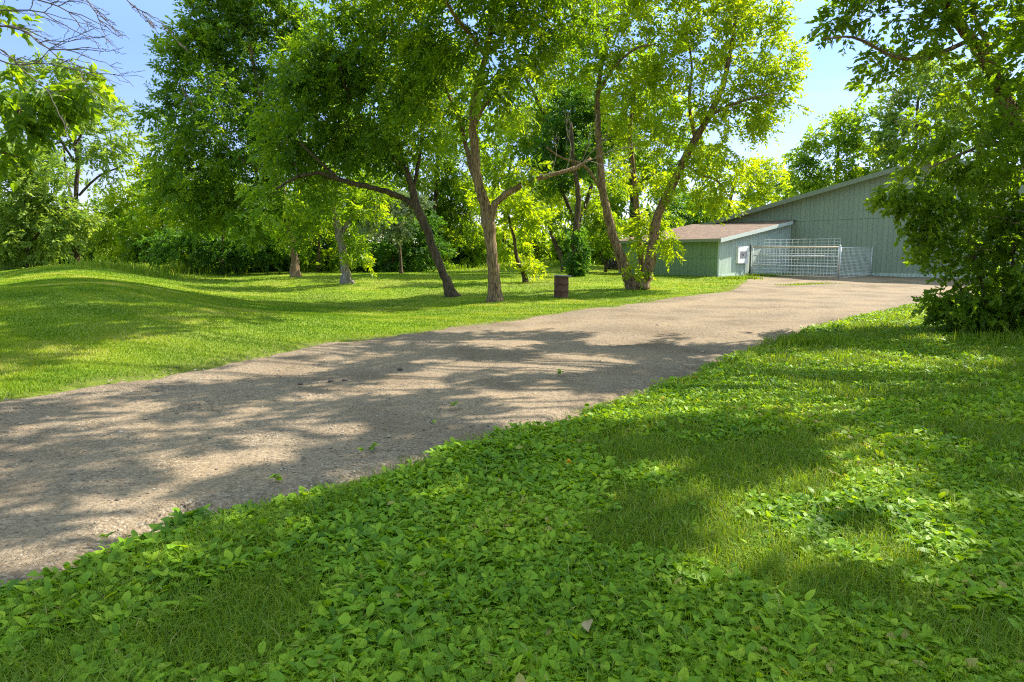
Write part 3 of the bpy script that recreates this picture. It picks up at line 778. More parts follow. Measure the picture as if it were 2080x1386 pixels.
tree('background_tree', 'pale hazy tree low over the barn roof, left of the dark green one', 'tree',
     [[(1580, 520, 5), (1580, 450, 4), (1580, 400, 3)]],
     [(1580, 380, 34), (1555, 350, 24), (1600, 360, 18), (1550, 400, 24), (1600, 400, 24)],
     Y=95, leaf='pale', bark='bark_dark', dens=1.1, Ls=.42, Ws=.2, rs=1.1, spr=.9)
tree('background_tree', 'dark tree low behind the shed roof, left of the barn gable', 'tree',
     [[(1400, 530, 5), (1400, 480, 4.5), (1400, 440, 3)]],
     [(1400, 445, 34), (1370, 430, 30), (1440, 450, 24), (1430, 425, 26)],
     Y=62, leaf='dark', bark='bark_dark', dens=1.6, Ls=.28, Ws=.13, rs=.8)
tree('barn_tree', 'dark green tree with pointed tops behind the barn roof', 'tree',
     [[(1700, 520, 7), (1700, 440, 6), (1700, 360, 5), (1705, 280, 3), (1708, 240, 2)]],
     [(1690, 320, 40), (1645, 335, 30), (1735, 290, 40), (1762, 335, 34), (1708, 260, 26), (1630, 370, 22), (1700, 370, 40), (1750, 250, 22), (1625, 315, 14), (1660, 290, 14), (1780, 300, 22), (1740, 375, 40), (1660, 380, 30)],
     Y=76, leaf='ash', bark='bark_dark', dens=1.35, Ls=.34, Ws=.16, rs=.9, spr=.8)
tree('barn_tree', 'tall pale tree over the barn ridge, behind the overhanging branches', 'tree',
     [[(1860, 520, 8), (1860, 400, 7), (1860, 300, 5), (1865, 200, 3)]],
     [(1850, 240, 60), (1810, 290, 40), (1910, 200, 60), (1880, 300, 50), (1950, 280, 60), (1830, 330, 36), (1990, 200, 60), (1830, 190, 30), (1890, 130, 50)],
     Y=72, leaf='pale', bark='bark_dark', dens=1.2, Ls=.34, Ws=.17, rs=.9, spr=.8)

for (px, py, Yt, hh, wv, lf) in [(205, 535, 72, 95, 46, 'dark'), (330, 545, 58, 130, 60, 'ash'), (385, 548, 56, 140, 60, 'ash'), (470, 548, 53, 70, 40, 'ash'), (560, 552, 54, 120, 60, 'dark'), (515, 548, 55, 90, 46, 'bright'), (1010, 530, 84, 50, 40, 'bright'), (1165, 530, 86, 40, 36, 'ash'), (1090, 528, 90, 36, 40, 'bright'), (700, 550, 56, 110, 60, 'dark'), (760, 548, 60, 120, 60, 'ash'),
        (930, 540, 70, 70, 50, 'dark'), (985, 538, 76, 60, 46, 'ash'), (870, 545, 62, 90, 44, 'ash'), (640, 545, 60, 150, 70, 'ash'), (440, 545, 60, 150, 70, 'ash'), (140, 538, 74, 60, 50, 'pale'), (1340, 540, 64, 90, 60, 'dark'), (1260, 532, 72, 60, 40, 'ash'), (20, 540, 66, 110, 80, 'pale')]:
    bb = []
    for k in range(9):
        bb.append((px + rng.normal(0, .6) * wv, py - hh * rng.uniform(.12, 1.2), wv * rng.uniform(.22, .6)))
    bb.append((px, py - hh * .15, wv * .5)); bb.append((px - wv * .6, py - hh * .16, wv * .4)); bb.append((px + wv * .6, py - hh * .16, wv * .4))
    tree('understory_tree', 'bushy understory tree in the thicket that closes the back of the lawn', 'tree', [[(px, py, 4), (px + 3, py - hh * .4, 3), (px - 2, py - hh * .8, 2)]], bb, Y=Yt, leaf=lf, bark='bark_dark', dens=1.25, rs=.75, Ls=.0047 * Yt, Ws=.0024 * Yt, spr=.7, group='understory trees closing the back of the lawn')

# distant tree line across the fields, too far off to count
bl = []
for a in np.linspace(-46, 46, 130):
    d = 430 + 40 * math.sin(a * .3); h = 3.0 + 3.2 * float(vnoise(a * .9, 3.1, 12))
    x_, y_ = d * math.sin(R(a)), d * math.cos(R(a))
    bl.append((np.array([x_, y_, h * .45]), h * .8))
me, Cs, tot = crown_mesh('distant_treeline', bl, 2.0, 1.6, 5, 6, .9, .7, spr=1.2)
tagit(link('distant_treeline', me, M['ash']), 'distant line of trees beyond the fields on the horizon', 'tree line', kind='stuff')

# ---- right edge: near tree, shrub
tree('elm_tree', 'big near tree at the right edge, brown limb leaning left over the yard', 'tree',
     [[(2190, 690, 30), (2180, 600, 26), (2160, 480, 24), (2125, 370, 21), (2075, 270, 18), (2035, 195, 16), (2005, 130, 15), (1975, 85, 14), (1945, 45, 13), (1918, 0, 12), (1890, -70, 9), (1860, -150, 6)],
      [(2000, 125, 8), (2003, 85, 7, .4), (1985, 50, 5, .8), (1975, 0, 4, 1)],
      [(2090, 290, 7), (2020, 290, 4, -.7), (1960, 310, 3, -1.2), (1890, 340, 2, -1.5)],
      [(1970, 82, 7), (1900, 110, 5, -.8), (1830, 120, 4, -1.2), (1740, 78, 3.5, -1.4), (1690, 78, 2, -1.5), (1672, 79, 2, -1.5)]],
     [(1800, 50, 60), (1880, 60, 60), (1770, 125, 34), (1735, 50, 34), (1950, 160, 70), (2040, 80, 80), (1860, 170, 50), (1915, 240, 56), (2020, 260, 70), (2000, 370, 60), (1880, 310, 34), (1840, 250, 28), (1850, -30, 70), (1950, -30, 80), (2080, 180, 70), (1820, 200, 22), (2070, 350, 70), (1760, 10, 36), (1700, 25, 18), (1740, -60, 60), (2080, -60, 110), (1800, -110, 80), (1960, -150, 110), (1780, 160, 16),
      (1910, 400, 26, -1), (1865, 400, 18, -1), (1825, 392, 12, -1), (1800, 385, 6, -1), (1880, 440, 18, -1), (1930, 440, 30, -1), (2150, 60, 110), (2150, 250, 110), (1970, 320, 40), (1945, 350, 28), (1990, 60, 60, -1), (1930, 20, 50, -1), (2040, 200, 50, -1), (1900, 120, 40, -1), (2060, 300, 50, -1), (1990, 300, 40, -1.2), (2045, 440, 56), (2085, 400, 70), (1990, 450, 36), (2080, 480, 60), (2030, 340, 50, -1), (2110, 330, 80)],
     Y=14.5, leaf='near', bark='bark', dens=1.0, rs=.34, Ls=.11, Ws=.055, spr=.4, nsp=8, nlf=9, droop=.35, branch_r=.02, six=False)
tree('bush', 'large dark round leaved bush at the right edge beside the driveway', 'bush',
     [[(2010, 668, 6), (2000, 600, 5), (1980, 520, 3)], [(2030, 668, 6), (2050, 590, 5), (2060, 500, 3)], [(1995, 666, 5), (1960, 600, 4), (1930, 560, 2.5)]],
     [(2005, 525, 66), (1950, 592, 32), (2060, 470, 76), (1950, 535, 24), (2060, 590, 76), (1970, 620, 44), (2030, 420, 60), (2130, 540, 110), (2130, 440, 90), (2010, 640, 30), (1950, 490, 22), (2080, 650, 40), (2040, 640, 34, -.5), (1965, 635, 30, -.4), (1925, 612, 22, -.3), (2100, 620, 60, -.8), (2000, 600, 50, -.6), (2075, 540, 60, -.5), (2090, 470, 60, -.5), (2095, 610, 60, -.9), (2065, 655, 36, -.9), (1915, 615, 14), (1958, 450, 28), (1905, 480, 7), (1898, 525, 8)],
     Y=13.6, leaf='near', bark='bark_dark', dens=1.45, rs=.34, Ls=.09, Ws=.058, spr=.36, nsp=9, nlf=9, droop=.3, branch_r=.012, flare=1.1)

# ---- left edge: near tree out of frame, a leafy bough and dead twigs reach in
near_left = tree('maple_tree', 'near tree at the left edge, large leaves on a low bough', 'tree',
     [[(-560, 800, 34), (-540, 600, 28), (-500, 400, 26), (-450, 200, 22), (-400, 0, 18), (-350, -150, 12)],
      [(-480, 320, 12), (-330, 290, 9), (-180, 270, 7), (-60, 240, 6), (40, 225, 4), (110, 190, 3), (170, 180, 2)],
      [(-180, 270, 6), (-80, 300, 4), (0, 310, 3), (40, 320, 2)]],
     [(20, 225, 40), (70, 205, 28), (115, 185, 17), (35, 262, 26), (-50, 240, 60), (5, 150, 18), (-150, 250, 90), (10, 300, 16), (-70, 160, 50), (165, 180, 10), (140, 205, 10), (-300, -50, 260), (-200, -200, 200), (-520, 0, 260)],
     Y=8.5, zbase=0, leaf='near', bark='bark', dens=.8, rs=.22, Ls=.10, Ws=.05, spr=.3, nsp=5, nlf=7, six=True, droop=.5, branch_r=.012, twigs=True)
# bare boughs
def twig_tree(root_pts, seedpts, Y):
    mb = MB()
    def grow(P, r, depth, lead=True):
        q = smooth_poly(P, 10)
        q[1:-1] += rng.normal(0, .006, (8, 3))
        mb.tube(q, np.linspace(r, max(r * .35, .0022), 10), 5, cap=False)
        if depth == 0: return
        d = q[-1] - q[0]; ln = np.linalg.norm(d)
        for k in range(int(1 + depth * 2)):
            i = rng.integers(2, 9)
            a = q[i]; dd = nrm(d / ln + rng.normal(0, .27, 3)); l2 = ln * rng.uniform(.2, .42)
            e = a + dd * l2
            m_ = (a + e) / 2 + rng.normal(0, .05 * l2, 3)
            grow([a, m_, e], max(r * .5, .0028), depth - 1)
    for P, r in seedpts:
        grow([at(*p) for p in P], r, 2)
    return mb
dead = empty('bare_tree', tuple(np.array([-9.5, 6.5, float(H(-9.5, 6.5))])))
tagit(dead, 'leafless boughs of dark thin twigs against the sky in the top left', 'tree')
b = np.array(dead.location)
bt = MB()
bt.tube(smooth_poly([b + (0, 0, -.1), b + (.3, .2, 2), b + (.4, .6, 4.5), b + (1.1, .9, 6.2), b + (2.4, 1.1, 6.9)], 16), np.linspace(.2, .05, 16), 10, jit=.06)
bt.tube(smooth_poly([b + (.4, .6, 4.5), b + (1.2, .8, 4.9), at(-120, 60, 7.6)], 10), np.linspace(.09, .02, 10), 8, jit=.05)
tw = twig_tree(None, [
    ([(-120, 60, 7.6), (30, 55, 7.5), (90, 95, 7.4), (150, 100, 7.3), (210, 105, 7.2)], .011),
    ([(-120, 60, 7.6), (0, 100, 7.5), (70, 165, 7.4), (130, 200, 7.2)], .011),
    ([(-100, 30, 7.6), (60, 20, 7.5), (130, 50, 7.3), (190, 85, 7.1)], .009),
    ([(-60, -60, 7.4), (75, 0, 7.3), (140, 20, 7.2), (215, 55, 7.0)], .010),
    ([(90, -80, 7.2), (180, 5, 7.1), (200, 40, 7.0), (240, 75, 6.9)], .009),
    ([(200, -90, 7.2), (260, 5, 7.0), (300, 25, 6.9), (330, 48, 6.8)], .008),
    ([(-100, 80, 7.6), (20, 130, 7.5), (100, 130, 7.4), (215, 162, 7.3)], .010),
    ([(-100, 40, 7.6), (40, 60, 7.5), (120, 120, 7.4), (180, 140, 7.3)], .009)], 7)
bt.tube(smooth_poly([b + (1.1, .9, 6.2), at(-20, -120, 7.3), at(90, -80, 7.2), at(200, -90, 7.2)], 14), np.linspace(.06, .014, 14), 8)
bt.tube(smooth_poly([b + (1.1, .9, 6.2), at(-120, -60, 7.5), at(-60, -60, 7.4)], 8), np.linspace(.05, .014, 8), 8)
bt.tube(smooth_poly([b + (.8, .7, 5.2), at(-180, 20, 7.6), at(-100, 30, 7.6)], 8), np.linspace(.05, .014, 8), 8)
bt.tube(smooth_poly([b + (.7, .65, 5.0), at(-180, 70, 7.6), at(-100, 80, 7.6)], 8), np.linspace(.05, .014, 8), 8)
o1 = bt.build('trunk', M['bark_dark'], dead, smooth=True); o1.location = tuple(-b)
o2 = tw.build('bough', M['twig'], dead, smooth=True); o2.location = tuple(-b)

# bare twigs at the end of the tall ash's low right limb
tb = twig_tree(None, [([(1165, 343, 25.2), (1185, 320, 25), (1195, 290, 24.8), (1200, 255, 24.7)], .018), ([(1150, 347, 25.2), (1160, 300, 25), (1150, 260, 24.8), (1160, 225, 24.6)], .016),
    ([(1190, 330, 25.5), (1230, 312, 25.3), (1270, 300, 25), (1310, 305, 24.8)], .02), ([(1180, 335, 25.3), (1210, 300, 25), (1240, 280, 24.8)], .016), ([(1120, 355, 25.2), (1130, 310, 25), (1120, 280, 24.8)], .014), ([(1200, 328, 25.5), (1240, 340, 25.2), (1290, 345, 25)], .018)], 25)
o3 = tb.build('dead_branch', M['bark_grey'], tall_ash, smooth=True); o3.location = tuple(-np.array(tall_ash.location))

# ---- shade trees just outside the right edge (their shade falls across the foreground)
def shade_tree(x, y, h, blobs, dens, label, lw=.19):
    """a tree whose trunk stands outside the frame and whose high crown hangs over the yard above the frame; blobs: (x, y, z, r)"""
    root = empty('elm_tree', (x, y, float(H(x, y))))
    tagit(root, label, 'tree')
    mb = MB()
    mb.tube(smooth_poly([(x, y, -.1), (x + .1, y, h * .3), (x - .2, y + .1, h * .55), (x - .6, y + .3, h * .85)], 14), np.linspace(.28, .07, 14), 10, jit=.07)
    bl = [(np.array(b[:3], float), b[3]) for b in blobs]
    me, Cs, tot = crown_mesh('crown', bl, .45, dens, 9, 9, lw, .09, asp=.8, spr=.4)
    NLEAF[0] += tot
    for c, r in bl:
        mb.tube(smooth_poly([(x - .1, y, h * .45), ((x + c[0]) / 2, (y + c[1]) / 2, (h * .5 + c[2]) / 2 + .5), tuple(c)], 8), np.linspace(.06, .012, 8), 5, cap=False)
    loc = np.array(root.location)
    for o in (mb.build('trunk', M['bark'], root, True), link('crown', me, M['near'], root)): o.location = tuple(-loc)
    return root
def over(gx, gy, z, r):
    """crown blob at height z whose shade falls on ground point (gx, gy)"""
    k = z / math.tan(R(44))
    return (gx + math.sin(R(61)) * k, gy + math.cos(R(61)) * k, z, r)
b1 = []; b2 = []
for gx in np.arange(-9, 6.5, 1.5):
    for gy in np.arange(2.0, 14.6, 1.5):
        px_, py_ = gx + rng.normal(0, .3), gy + rng.normal(0, .3)
        if gy > 13.2 - .1 * gx or gx < -.78 * gy - 2 or gx > .45 * gy + 1.5: continue
        if sdf(np.array([px_]), np.array([py_]))[0] > -.7 and gx > -6.5 and gy > 5: continue
        b1.append(over(px_, py_, rng.uniform(8.2, 10.2) + .08 * gy, rng.uniform(.75, 1.05)))
for gx in np.arange(-2.5, 10, 1.5):
    for gy in np.arange(.4, 13.5, 1.5):
        if gx <= .45 * gy + 1.5 and gy > 2: continue
        if gx > .85 * gy + 2: continue
        b2.append(over(gx + rng.normal(0, .3), gy + rng.normal(0, .3), rng.uniform(7.6, 9.2), rng.uniform(.75, 1.05)))
shade_tree(11.6, 10.2, 11, b1, 1.25, 'high crowned elm outside the right edge, its boughs over the driveway')
shade_tree(13.5, 6.0, 10.5, b2, 1.5, 'elm outside the right edge shading the weedy verge')

print('LEAVES', NLEAF[0])

# ------------------------------------------------------------------ barn and lean-to shed (local axes: x along gable, y away)
gz = .42
barn = empty('barn', (PB[0], PB[1], 0), -PHI)
tagit(barn, 'long green board sided barn with a low gable, dirt yard in front', 'barn')
xl, xr, xp = -7.4, 24.0, 8.2
zp, sl_ = 7.15, .222
zl = zp - sl_ * (xp - xl); zr = zp - sl_ * (xr - xp)
w = MB()
w.prism([(xl, 0.0), (xr, 0.0), (xr, zr), (xp, zp), (xl, zl)], 'y', 0, .15)
w.build('gable_wall', M['siding'], barn)
w = MB(); w.box((xl, .153, 0), (xl + .15, 38, zl - .02)); w.build('side_wall', M['siding'], barn)
w = MB(); w.box((xr - .15, .153, 0), (xr, 38, zr - .02)); w.build('side_wall', M['siding'], barn)
w = MB()
th = .12
for (a, za, b_, zb) in ((xl - .4, zl - sl_ * .4, xp, zp), (xp, zp, xr + .4, zr - sl_ * .4)):
    w.prism([(a, za + .01), (b_, zb + .01), (b_, zb + .01 + th), (a, za + .01 + th)], 'y', -.42, 38.3)
w.build('roof', M['metal_roof'], barn)
w = MB()
for (a, za, b_, zb) in ((xl - .4, zl - sl_ * .4, xp, zp), (xp, zp, xr + .4, zr - sl_ * .4)):
    w.prism([(a, za - .14), (b_, zb - .14), (b_, zb + .15), (a, za + .15)], 'y', -.45, -.424)
w.build('fascia', M['trim_green'], barn)
w = MB()
zs = 3.93
w.box((.02, -.022, zs), (xr - .05, -.003, zs + .045))
w.box((.02, -.022, zs + .05), (.12, -.003, zp - sl_ * (xp - .1) - .2))
w.build('seam_strip', M['siding'], barn)
w = MB(); w.box((.02, -.05, .2), (xr, -.003, .42 + .12)); w.build('base_board', M['siding_worn_sunlit'], barn)

shed = empty('lean_to_shed', (PB[0], PB[1], 0), -PHI)
tagit(shed, 'low green lean-to shed with brown shingle roof joined to the barn', 'shed')
sw, sd = 7.4, 9.2          # width (to the left), depth
zf, zb = 2.62, 3.99        # roof edge heights front / back
rise = (zb - zf) / sd
w = MB(); w.box((-sw, -sd, 0), (-.003, -sd + .12, zf - .12)); w.build('front_wall', M['siding_shaded'], shed)
w = MB(); w.prism([(-sd + .123, 0), (-.46, 0), (-.46, zb - .16), (-sd + .123, zf - .12)], 'x', -.12, 0)
w.prism([(-.459, 0), (-.004, 0), (-.004, zb - .10), (-.459, zb - .16)], 'x', -.12, 0)
w.build('side_wall', M['siding_worn_sunlit'], shed)
w = MB(); w.prism([(-sd + .123, 0), (-.5, 0), (-.5, zb - .17), (-sd + .123, zf - .12)], 'x', -sw, -sw + .12); w.build('side_wall', M['siding_shaded'], shed)
w = MB()
ov = .30
w.prism([(-sd - .35, zf - rise * .35 - .04), (-.004, zb - .04), (-.004, zb + .03), (-sd - .35, zf - rise * .35 + .03)], 'x', -sw - ov, ov)
w.build('roof', M['shingle'], shed)
w = MB(); w.box((-sw - ov, -sd - .378, zf - rise * .35 - .15), (ov, -sd - .353, zf - rise * .35 + .02)); w.build('front_fascia', M['trim_green'], shed)
w = MB(); w.prism([(-sd - .378, zf - rise * .378 - .19), (-.46, zb - rise * .46 - .19), (-.46, zb - rise * .46 + .025), (-sd - .378, zf - rise * .378 + .025)], 'x', ov + .003, ov + .03)
w.build('side_fascia', M['trim_pale'], shed)
w = MB(); w.box((-sw + .01, -sd - .02, .9 + .55), (-.01, -sd - .003, .935 + .55)); w.build('seam_strip', M['siding_shaded'], shed)
w = MB(); w.box((-.06, -sd - .03, 0), (.03, -sd - .003, zf - .15)); w.box((.003, -sd - .002, 0), (.03, -sd + .08, zf - .15)); w.build('corner_board', M['siding_worn_sunlit'], shed)
w = MB(); w.box((.003, -sd + .1, .2), (.04, -5.2, .2 + .26)); w.build('sill_board', M['trim_pale'], shed)
w = MB(); w.box((-4.5, -sd - .18, .1), (-2.6, -sd - .01, .34)); w.build('footing', M['concrete'], shed)
# white framed window box on the side wall
y0 = -sd + 2.0
win = MB(); win.box((.003, y0, 1.15), (.14, y0 + 1.25, 2.20))
wo = win.build('window', M['white'], shed)
wm = MB(); wm.box((.143, y0 + .27, 1.48), (.155, y0 + 1.0, 1.88)); p_ = wm.build('pane', M['grey'], wo)
wm = MB(); wm.prism([(y0 + .36, 1.73), (y0 + .62, 1.63), (y0 + .72, 1.66), (y0 + .5, 1.72)], 'x', .157, .162); wm.build('mark', M['black'], wo)

# ------------------------------------------------------------------ stock pen: gate, panels, posts
def panel(name, A, B, z0a, z0b, ht, sx, sz, wire, rails, mat_frame, label, cat, uprights=True, top_mat=None, group=None):
    A = np.array(A, float); B = np.array(B, float)
    ln = np.linalg.norm(B - A); n = int(round(ln / sx))
    root = empty(name, (A[0], A[1], z0a)); tagit(root, label, cat, group)
    o0 = np.array([A[0], A[1], z0a])
    def P(u, z): 
        q = A + (B - A) * u
        return np.array([q[0], q[1], z0a + (z0b - z0a) * u + z]) - o0
    m_ = MB()
    for i in range(n + 1):
        m_.tube([P(i / n, 0), P(i / n, ht)], wire, 5)
    k = int(round(ht / sz))
    for j in range(k + 1):
        m_.tube([P(0, j * ht / k), P(1, j * ht / k)], wire, 5)
    m_.build('wire_mesh', M['galv_wire'], root)
    for z, r, mt in rails:
        t = MB(); t.tube([P(0, z) + 0, P(1, z)], r, 10); o = t.build('rail', M[mt], root, True)
    if uprights:
        for u in (0, 1):
            t = MB(); t.tube([P(u, -.02), P(u, ht + .02)], .026, 10); t.build('upright', M[mat_frame], root, True)
    return root
GA = CO + 3.75 * dT + .16 * dS
GB = np.array([18.5, 39.0])
zga, zgb = float(H(*GA)), float(H(*GB))
panel('stock_gate', GA, GB, zga + .10, zgb + .10, 1.70, .2, .19, .010, [(1.70, .045, 'rail'), (1.18, .034, 'galv'), (.60, .034, 'galv'), (0, .026, 'rail')], 'galv',
      'steel tube stock gate with a tan top rail, swung out from the shed', 'gate')
BW = PB + 5.27 * dS - .08 * dT
panel('wire_fence', GB + .12 * dS, BW, zgb + .04, float(H(*BW)) + .04, 1.72, .22, .19, .0095, [(1.72, .018, 'galv')], 'galv', 'silver wire stock panel running from gate post back to the barn wall', 'wire panel')
PA = GA + .9 * dT + .25 * dS; PC = np.array([19.35, 40.6])
panel('wire_fence', PA, PC, float(H(*PA)) + .1, float(H(*PC)) + .1, 2.15, .36, .18, .0105, [], 'galv', 'tall wire stock panel standing inside the pen behind the gate', 'wire panel', uprights=False)
pt = MB(); pt.lathe([(.05, -.2), (.05, 1.85), (.046, 1.9), (.02, 1.92)], k=14)
po = pt.build('gate_post', M['galv'], None, True); po.location = (GB[0] + .09, GB[1] + .02, zgb); tagit(po, 'grey steel post where the stock gate meets the silver side panel', 'post')
pt = MB(); pt.lathe([(.05, -.2), (.048, 1.9), (.03, 1.94)], k=10)
q = CO + 3.35 * dT + .22 * dS
po = pt.build('hinge_post', M['post'], None, True); po.location = (q[0], q[1], float(H(*q))); tagit(po, 'dark slim post against the shed wall beside the white window', 'post')

# ------------------------------------------------------------------ rusty drum
db = hit(1140, 605)
dr = empty('steel_drum', (db[0], db[1], float(H(db[0], db[1])))); tagit(dr, 'rusty brown steel drum under the trees with a flat lid', 'drum')
r0 = .292
prof = [(r0 * .96, -.03), (r0, .0), (r0 + .008, .02), (r0, .04)]
for zc in (.29, .58):
    prof += [(r0, zc - .03), (r0 + .012, zc - .012), (r0 + .012, zc + .012), (r0, zc + .03)]
prof += [(r0, .83), (r0 + .01, .845), (r0 + .01, .865), (r0 - .01, .87)]
m_ = MB(); m_.lathe(prof, k=40); m_.build('body', M['rust'], dr, True)
m_ = MB(); m_.lathe([(.02, .872), (.36, .872), (.372, .884), (.37, .90), (.3, .905)], k=36); lid = m_.build('lid', M['lid'], dr, False)
lid.rotation_euler = (R(1.5), R(3), 0); lid.location = (.02, 0, .0)

# dark brush heap by the shed's left end
hb = hit(1246, 547)
m_ = MB()
for i in range(170):
    a = rng.uniform(0, 6.28); r = .55 * math.sqrt(rng.uniform(0, 1)); z = rng.uniform(.02, 1) * (.85 * (1 - (r / .7) ** 2)) 
    c = np.array([r * math.cos(a), r * math.sin(a), z]); d = nrm(rng.normal(size=3) * (1, 1, .35)) * rng.uniform(.25, .5)
    m_.tube([c - d, c + rng.normal(0, .03, 3), c + d], [.02, .018, .008], 5)
hp = m_.build('brush_heap', M['post']); hp.location = (hb[0], hb[1], float(H(hb[0], hb[1]))); tagit(hp, 'dark heap of brush beside the left end of the shed', 'brush heap')

# ------------------------------------------------------------------ ground plants
def blades(X, Y, hgt, wid, lean, zoff=0.0, seg=2):
    n = len(X)
    B = np.stack([X, Y, H(X, Y) + zoff], 1)
    a = rng.uniform(0, 6.283, n); lx = np.stack([np.cos(a), np.sin(a), np.zeros(n)], 1)
    sa = a + math.pi / 2 + rng.normal(0, .5, n); sx = np.stack([np.cos(sa), np.sin(sa), np.zeros(n)], 1)
    h = hgt[:, None]; w = wid[:, None] * .5; l = lean[:, None]
    up = np.array([0, 0, 1.])
    if seg == 1:
        V = np.stack([B - sx * w, B + sx * w, B + up * h + lx * h * l], 1)
        return V.reshape(-1, 3), [(np.arange(n) * 3)[:, None] + np.array([[0, 1, 2]])], 3
    V = np.stack([B - sx * w, B + sx * w, B + up * h * .62 + lx * h * l * .35 + sx * w * .8, B + up * h * .62 + lx * h * l * .35 - sx * w * .8, B + up * h * (1 - .25 * l) + lx * h * l], 1)
    b = (np.arange(n) * 5)[:, None]
    return V.reshape(-1, 3), [b + np.array([[0, 1, 2, 3]]), b + np.array([[3, 2, 4]])], 5

def scatter_polar(n, d0, d1, p=1.0, m=1.5):
    """points in the view wedge, density falling with distance"""
    d = d0 * (d1 / d0) ** (rng.uniform(0, 1, n) ** p)
    t = rng.uniform(-1, 1, n) * (.80 + m / d)
    return d * t, d

# patches of grass against broad leaves in the right foreground
def grass_patch(x, y):
    n = .5 * fbm(x * .8 + 3, y * .8 + 8, 101, 3) + .5 * fbm(x * 2.1 + 3, y * 2.1 + 8, 131, 3)
    return S((n - .505) / .07)

# lawn on the left and back
xs, ys = scatter_polar(900000, 4.5, 60, 1.0)
k = (sdf(xs, ys) > -.10 + .5 * (fbm(xs * 1.6, ys * 1.6, 31) - .5) + .7 * (fbm(xs * 3.1, ys * 3.1, 33) - .5)) & ~inside(xs, ys, RIGHT)
loc = np.stack([(xs - PB[0]) * dS[0] + (ys - PB[1]) * dS[1], (xs - PB[0]) * dT[0] + (ys - PB[1]) * dT[1]], 1)
k &= ~((loc[:, 0] > -7.5) & (loc[:, 0] < .15) & (loc[:, 1] > -9.3)) & ~(loc[:, 1] > -.1)
e = sdf(xs, ys)
k &= rng.uniform(0, 1, len(xs)) < np.clip(.22 + (e + .2) / .8, 0, 1)
xs, ys, e = xs[k], ys[k], e[k]
dd = np.hypot(xs, ys); n = len(xs)
cl = fbm(xs * .8, ys * .8, 201, 3)
hg = (.022 + .026 * rng.uniform(0, 1, n) + .04 * np.maximum(0, cl - .5)) * (1 + .3 * S((dd - 15) / 30))
wd = np.maximum(.006, .0011 * dd) * rng.uniform(.7, 1.3, n)
V, fs, pv = blades(xs, ys, hg, wd, rng.uniform(.1, .9, n), -.005, 1)
dry = fbm(xs * .45, ys * .45, 301, 3)
mow = .16 * np.sin((xs * .55 + ys * .83) * 4.2 + 2 * fbm(xs * .2, ys * .2, 9))
rv = np.clip(.12 + .6 * rng.uniform(0, 1, n) + mow + (dry - .5) * 1.5 + .12 * (1 - S(e / 1.5)), 0, 1)
me = mesh_np('lawn_grass', V, fs, rnd=np.repeat(rv, pv))
tagit(link('lawn_grass', me, M['lawn']), 'mown green grass of the lawn under the trees', 'grass', kind='stuff')
print('LAWN', n)

# right foreground: grass blades between the leaves
xs, ys = scatter_polar(720000, 1.55, 24, 1.0)
k = inside(xs, ys, RIGHT) & (sdf(xs, ys) > .03)
gp = grass_patch(xs, ys)
k &= rng.uniform(0, 1, len(xs)) < .34 + .66 * gp
xs, ys, gp = xs[k], ys[k], gp[k]; n = len(xs); dd = np.hypot(xs, ys)
hg = (.035 + .075 * rng.uniform(0, 1, n) ** 1.7) * (1 + .35 * fbm(xs * 2, ys * 2, 77)) 
V, fs, pv = blades(xs, ys, hg, np.maximum(.0035, .0009 * dd) * rng.uniform(.7, 1.4, n), rng.uniform(.15, 1.2, n), -.006, 2)
rv = np.clip(.05 + .75 * rng.uniform(0, 1, n) + .25 * (rng.uniform(0, 1, n) > .88), 0, 1)
me = mesh_np('verge_grass', V, fs, rnd=np.repeat(rv, pv))
tagit(link('verge_grass', me, M['blade']), 'thin grass growing between the broad leaves in the foreground', 'grass', kind='stuff')
print('VERGE', n)

# broad leaves (plantain and violets), in rosettes
def broad(P, A, tilt, Ln, W):
    """ovate leaf, midrib fold, arching: 11 verts"""
    n = len(P)
    hx = np.stack([np.cos(A), np.sin(A), np.zeros(n)], 1); up = np.array([0, 0, 1.])
    sdv = np.stack([-np.sin(A), np.cos(A), np.zeros(n)], 1)
    roll = rng.normal(0, .35, n)[:, None]
    c, s_ = np.cos(tilt)[:, None], np.sin(tilt)[:, None]
    D = hx * c + up * s_; Nn = up * c - hx * s_
    sdv = nrm(sdv + Nn * roll); Nn = np.cross(D, sdv); 
    Nn = Nn * np.sign(Nn[:, 2:3] + 1e-6)
    L_ = Ln[:, None]; W_ = W[:, None]
    curl = rng.uniform(.05, .45, n)[:, None]
    fold = rng.uniform(.08, .4, n)[:, None]
    rows = [(.0, .0), (.24, .40), (.52, .5), (.80, .32), (1.0, 0.)]
    vs = []
    for t, w in rows:
        mid = P + D * L_ * t - Nn * L_ * curl * t * t
        if w == 0: vs.append(mid)
        else:
            wv = 1 + rng.normal(0, .08, (n, 1))
            vs += [mid - sdv * W_ * w * wv + Nn * W_ * fold * w, mid, mid + sdv * W_ * w * wv + Nn * W_ * fold * w]
    V = np.stack(vs, 1)
    b = (np.arange(n) * 11)[:, None]
    f3 = np.concatenate([b + np.array([q]) for q in ([0, 2, 1], [0, 3, 2], [7, 8, 10], [8, 9, 10])])
    f4 = np.concatenate([b + np.array([q]) for q in ([1, 2, 5, 4], [2, 3, 6, 5], [4, 5, 8, 7], [5, 6, 9, 8])])
    return V.reshape(-1, 3), [f3, f4], 11

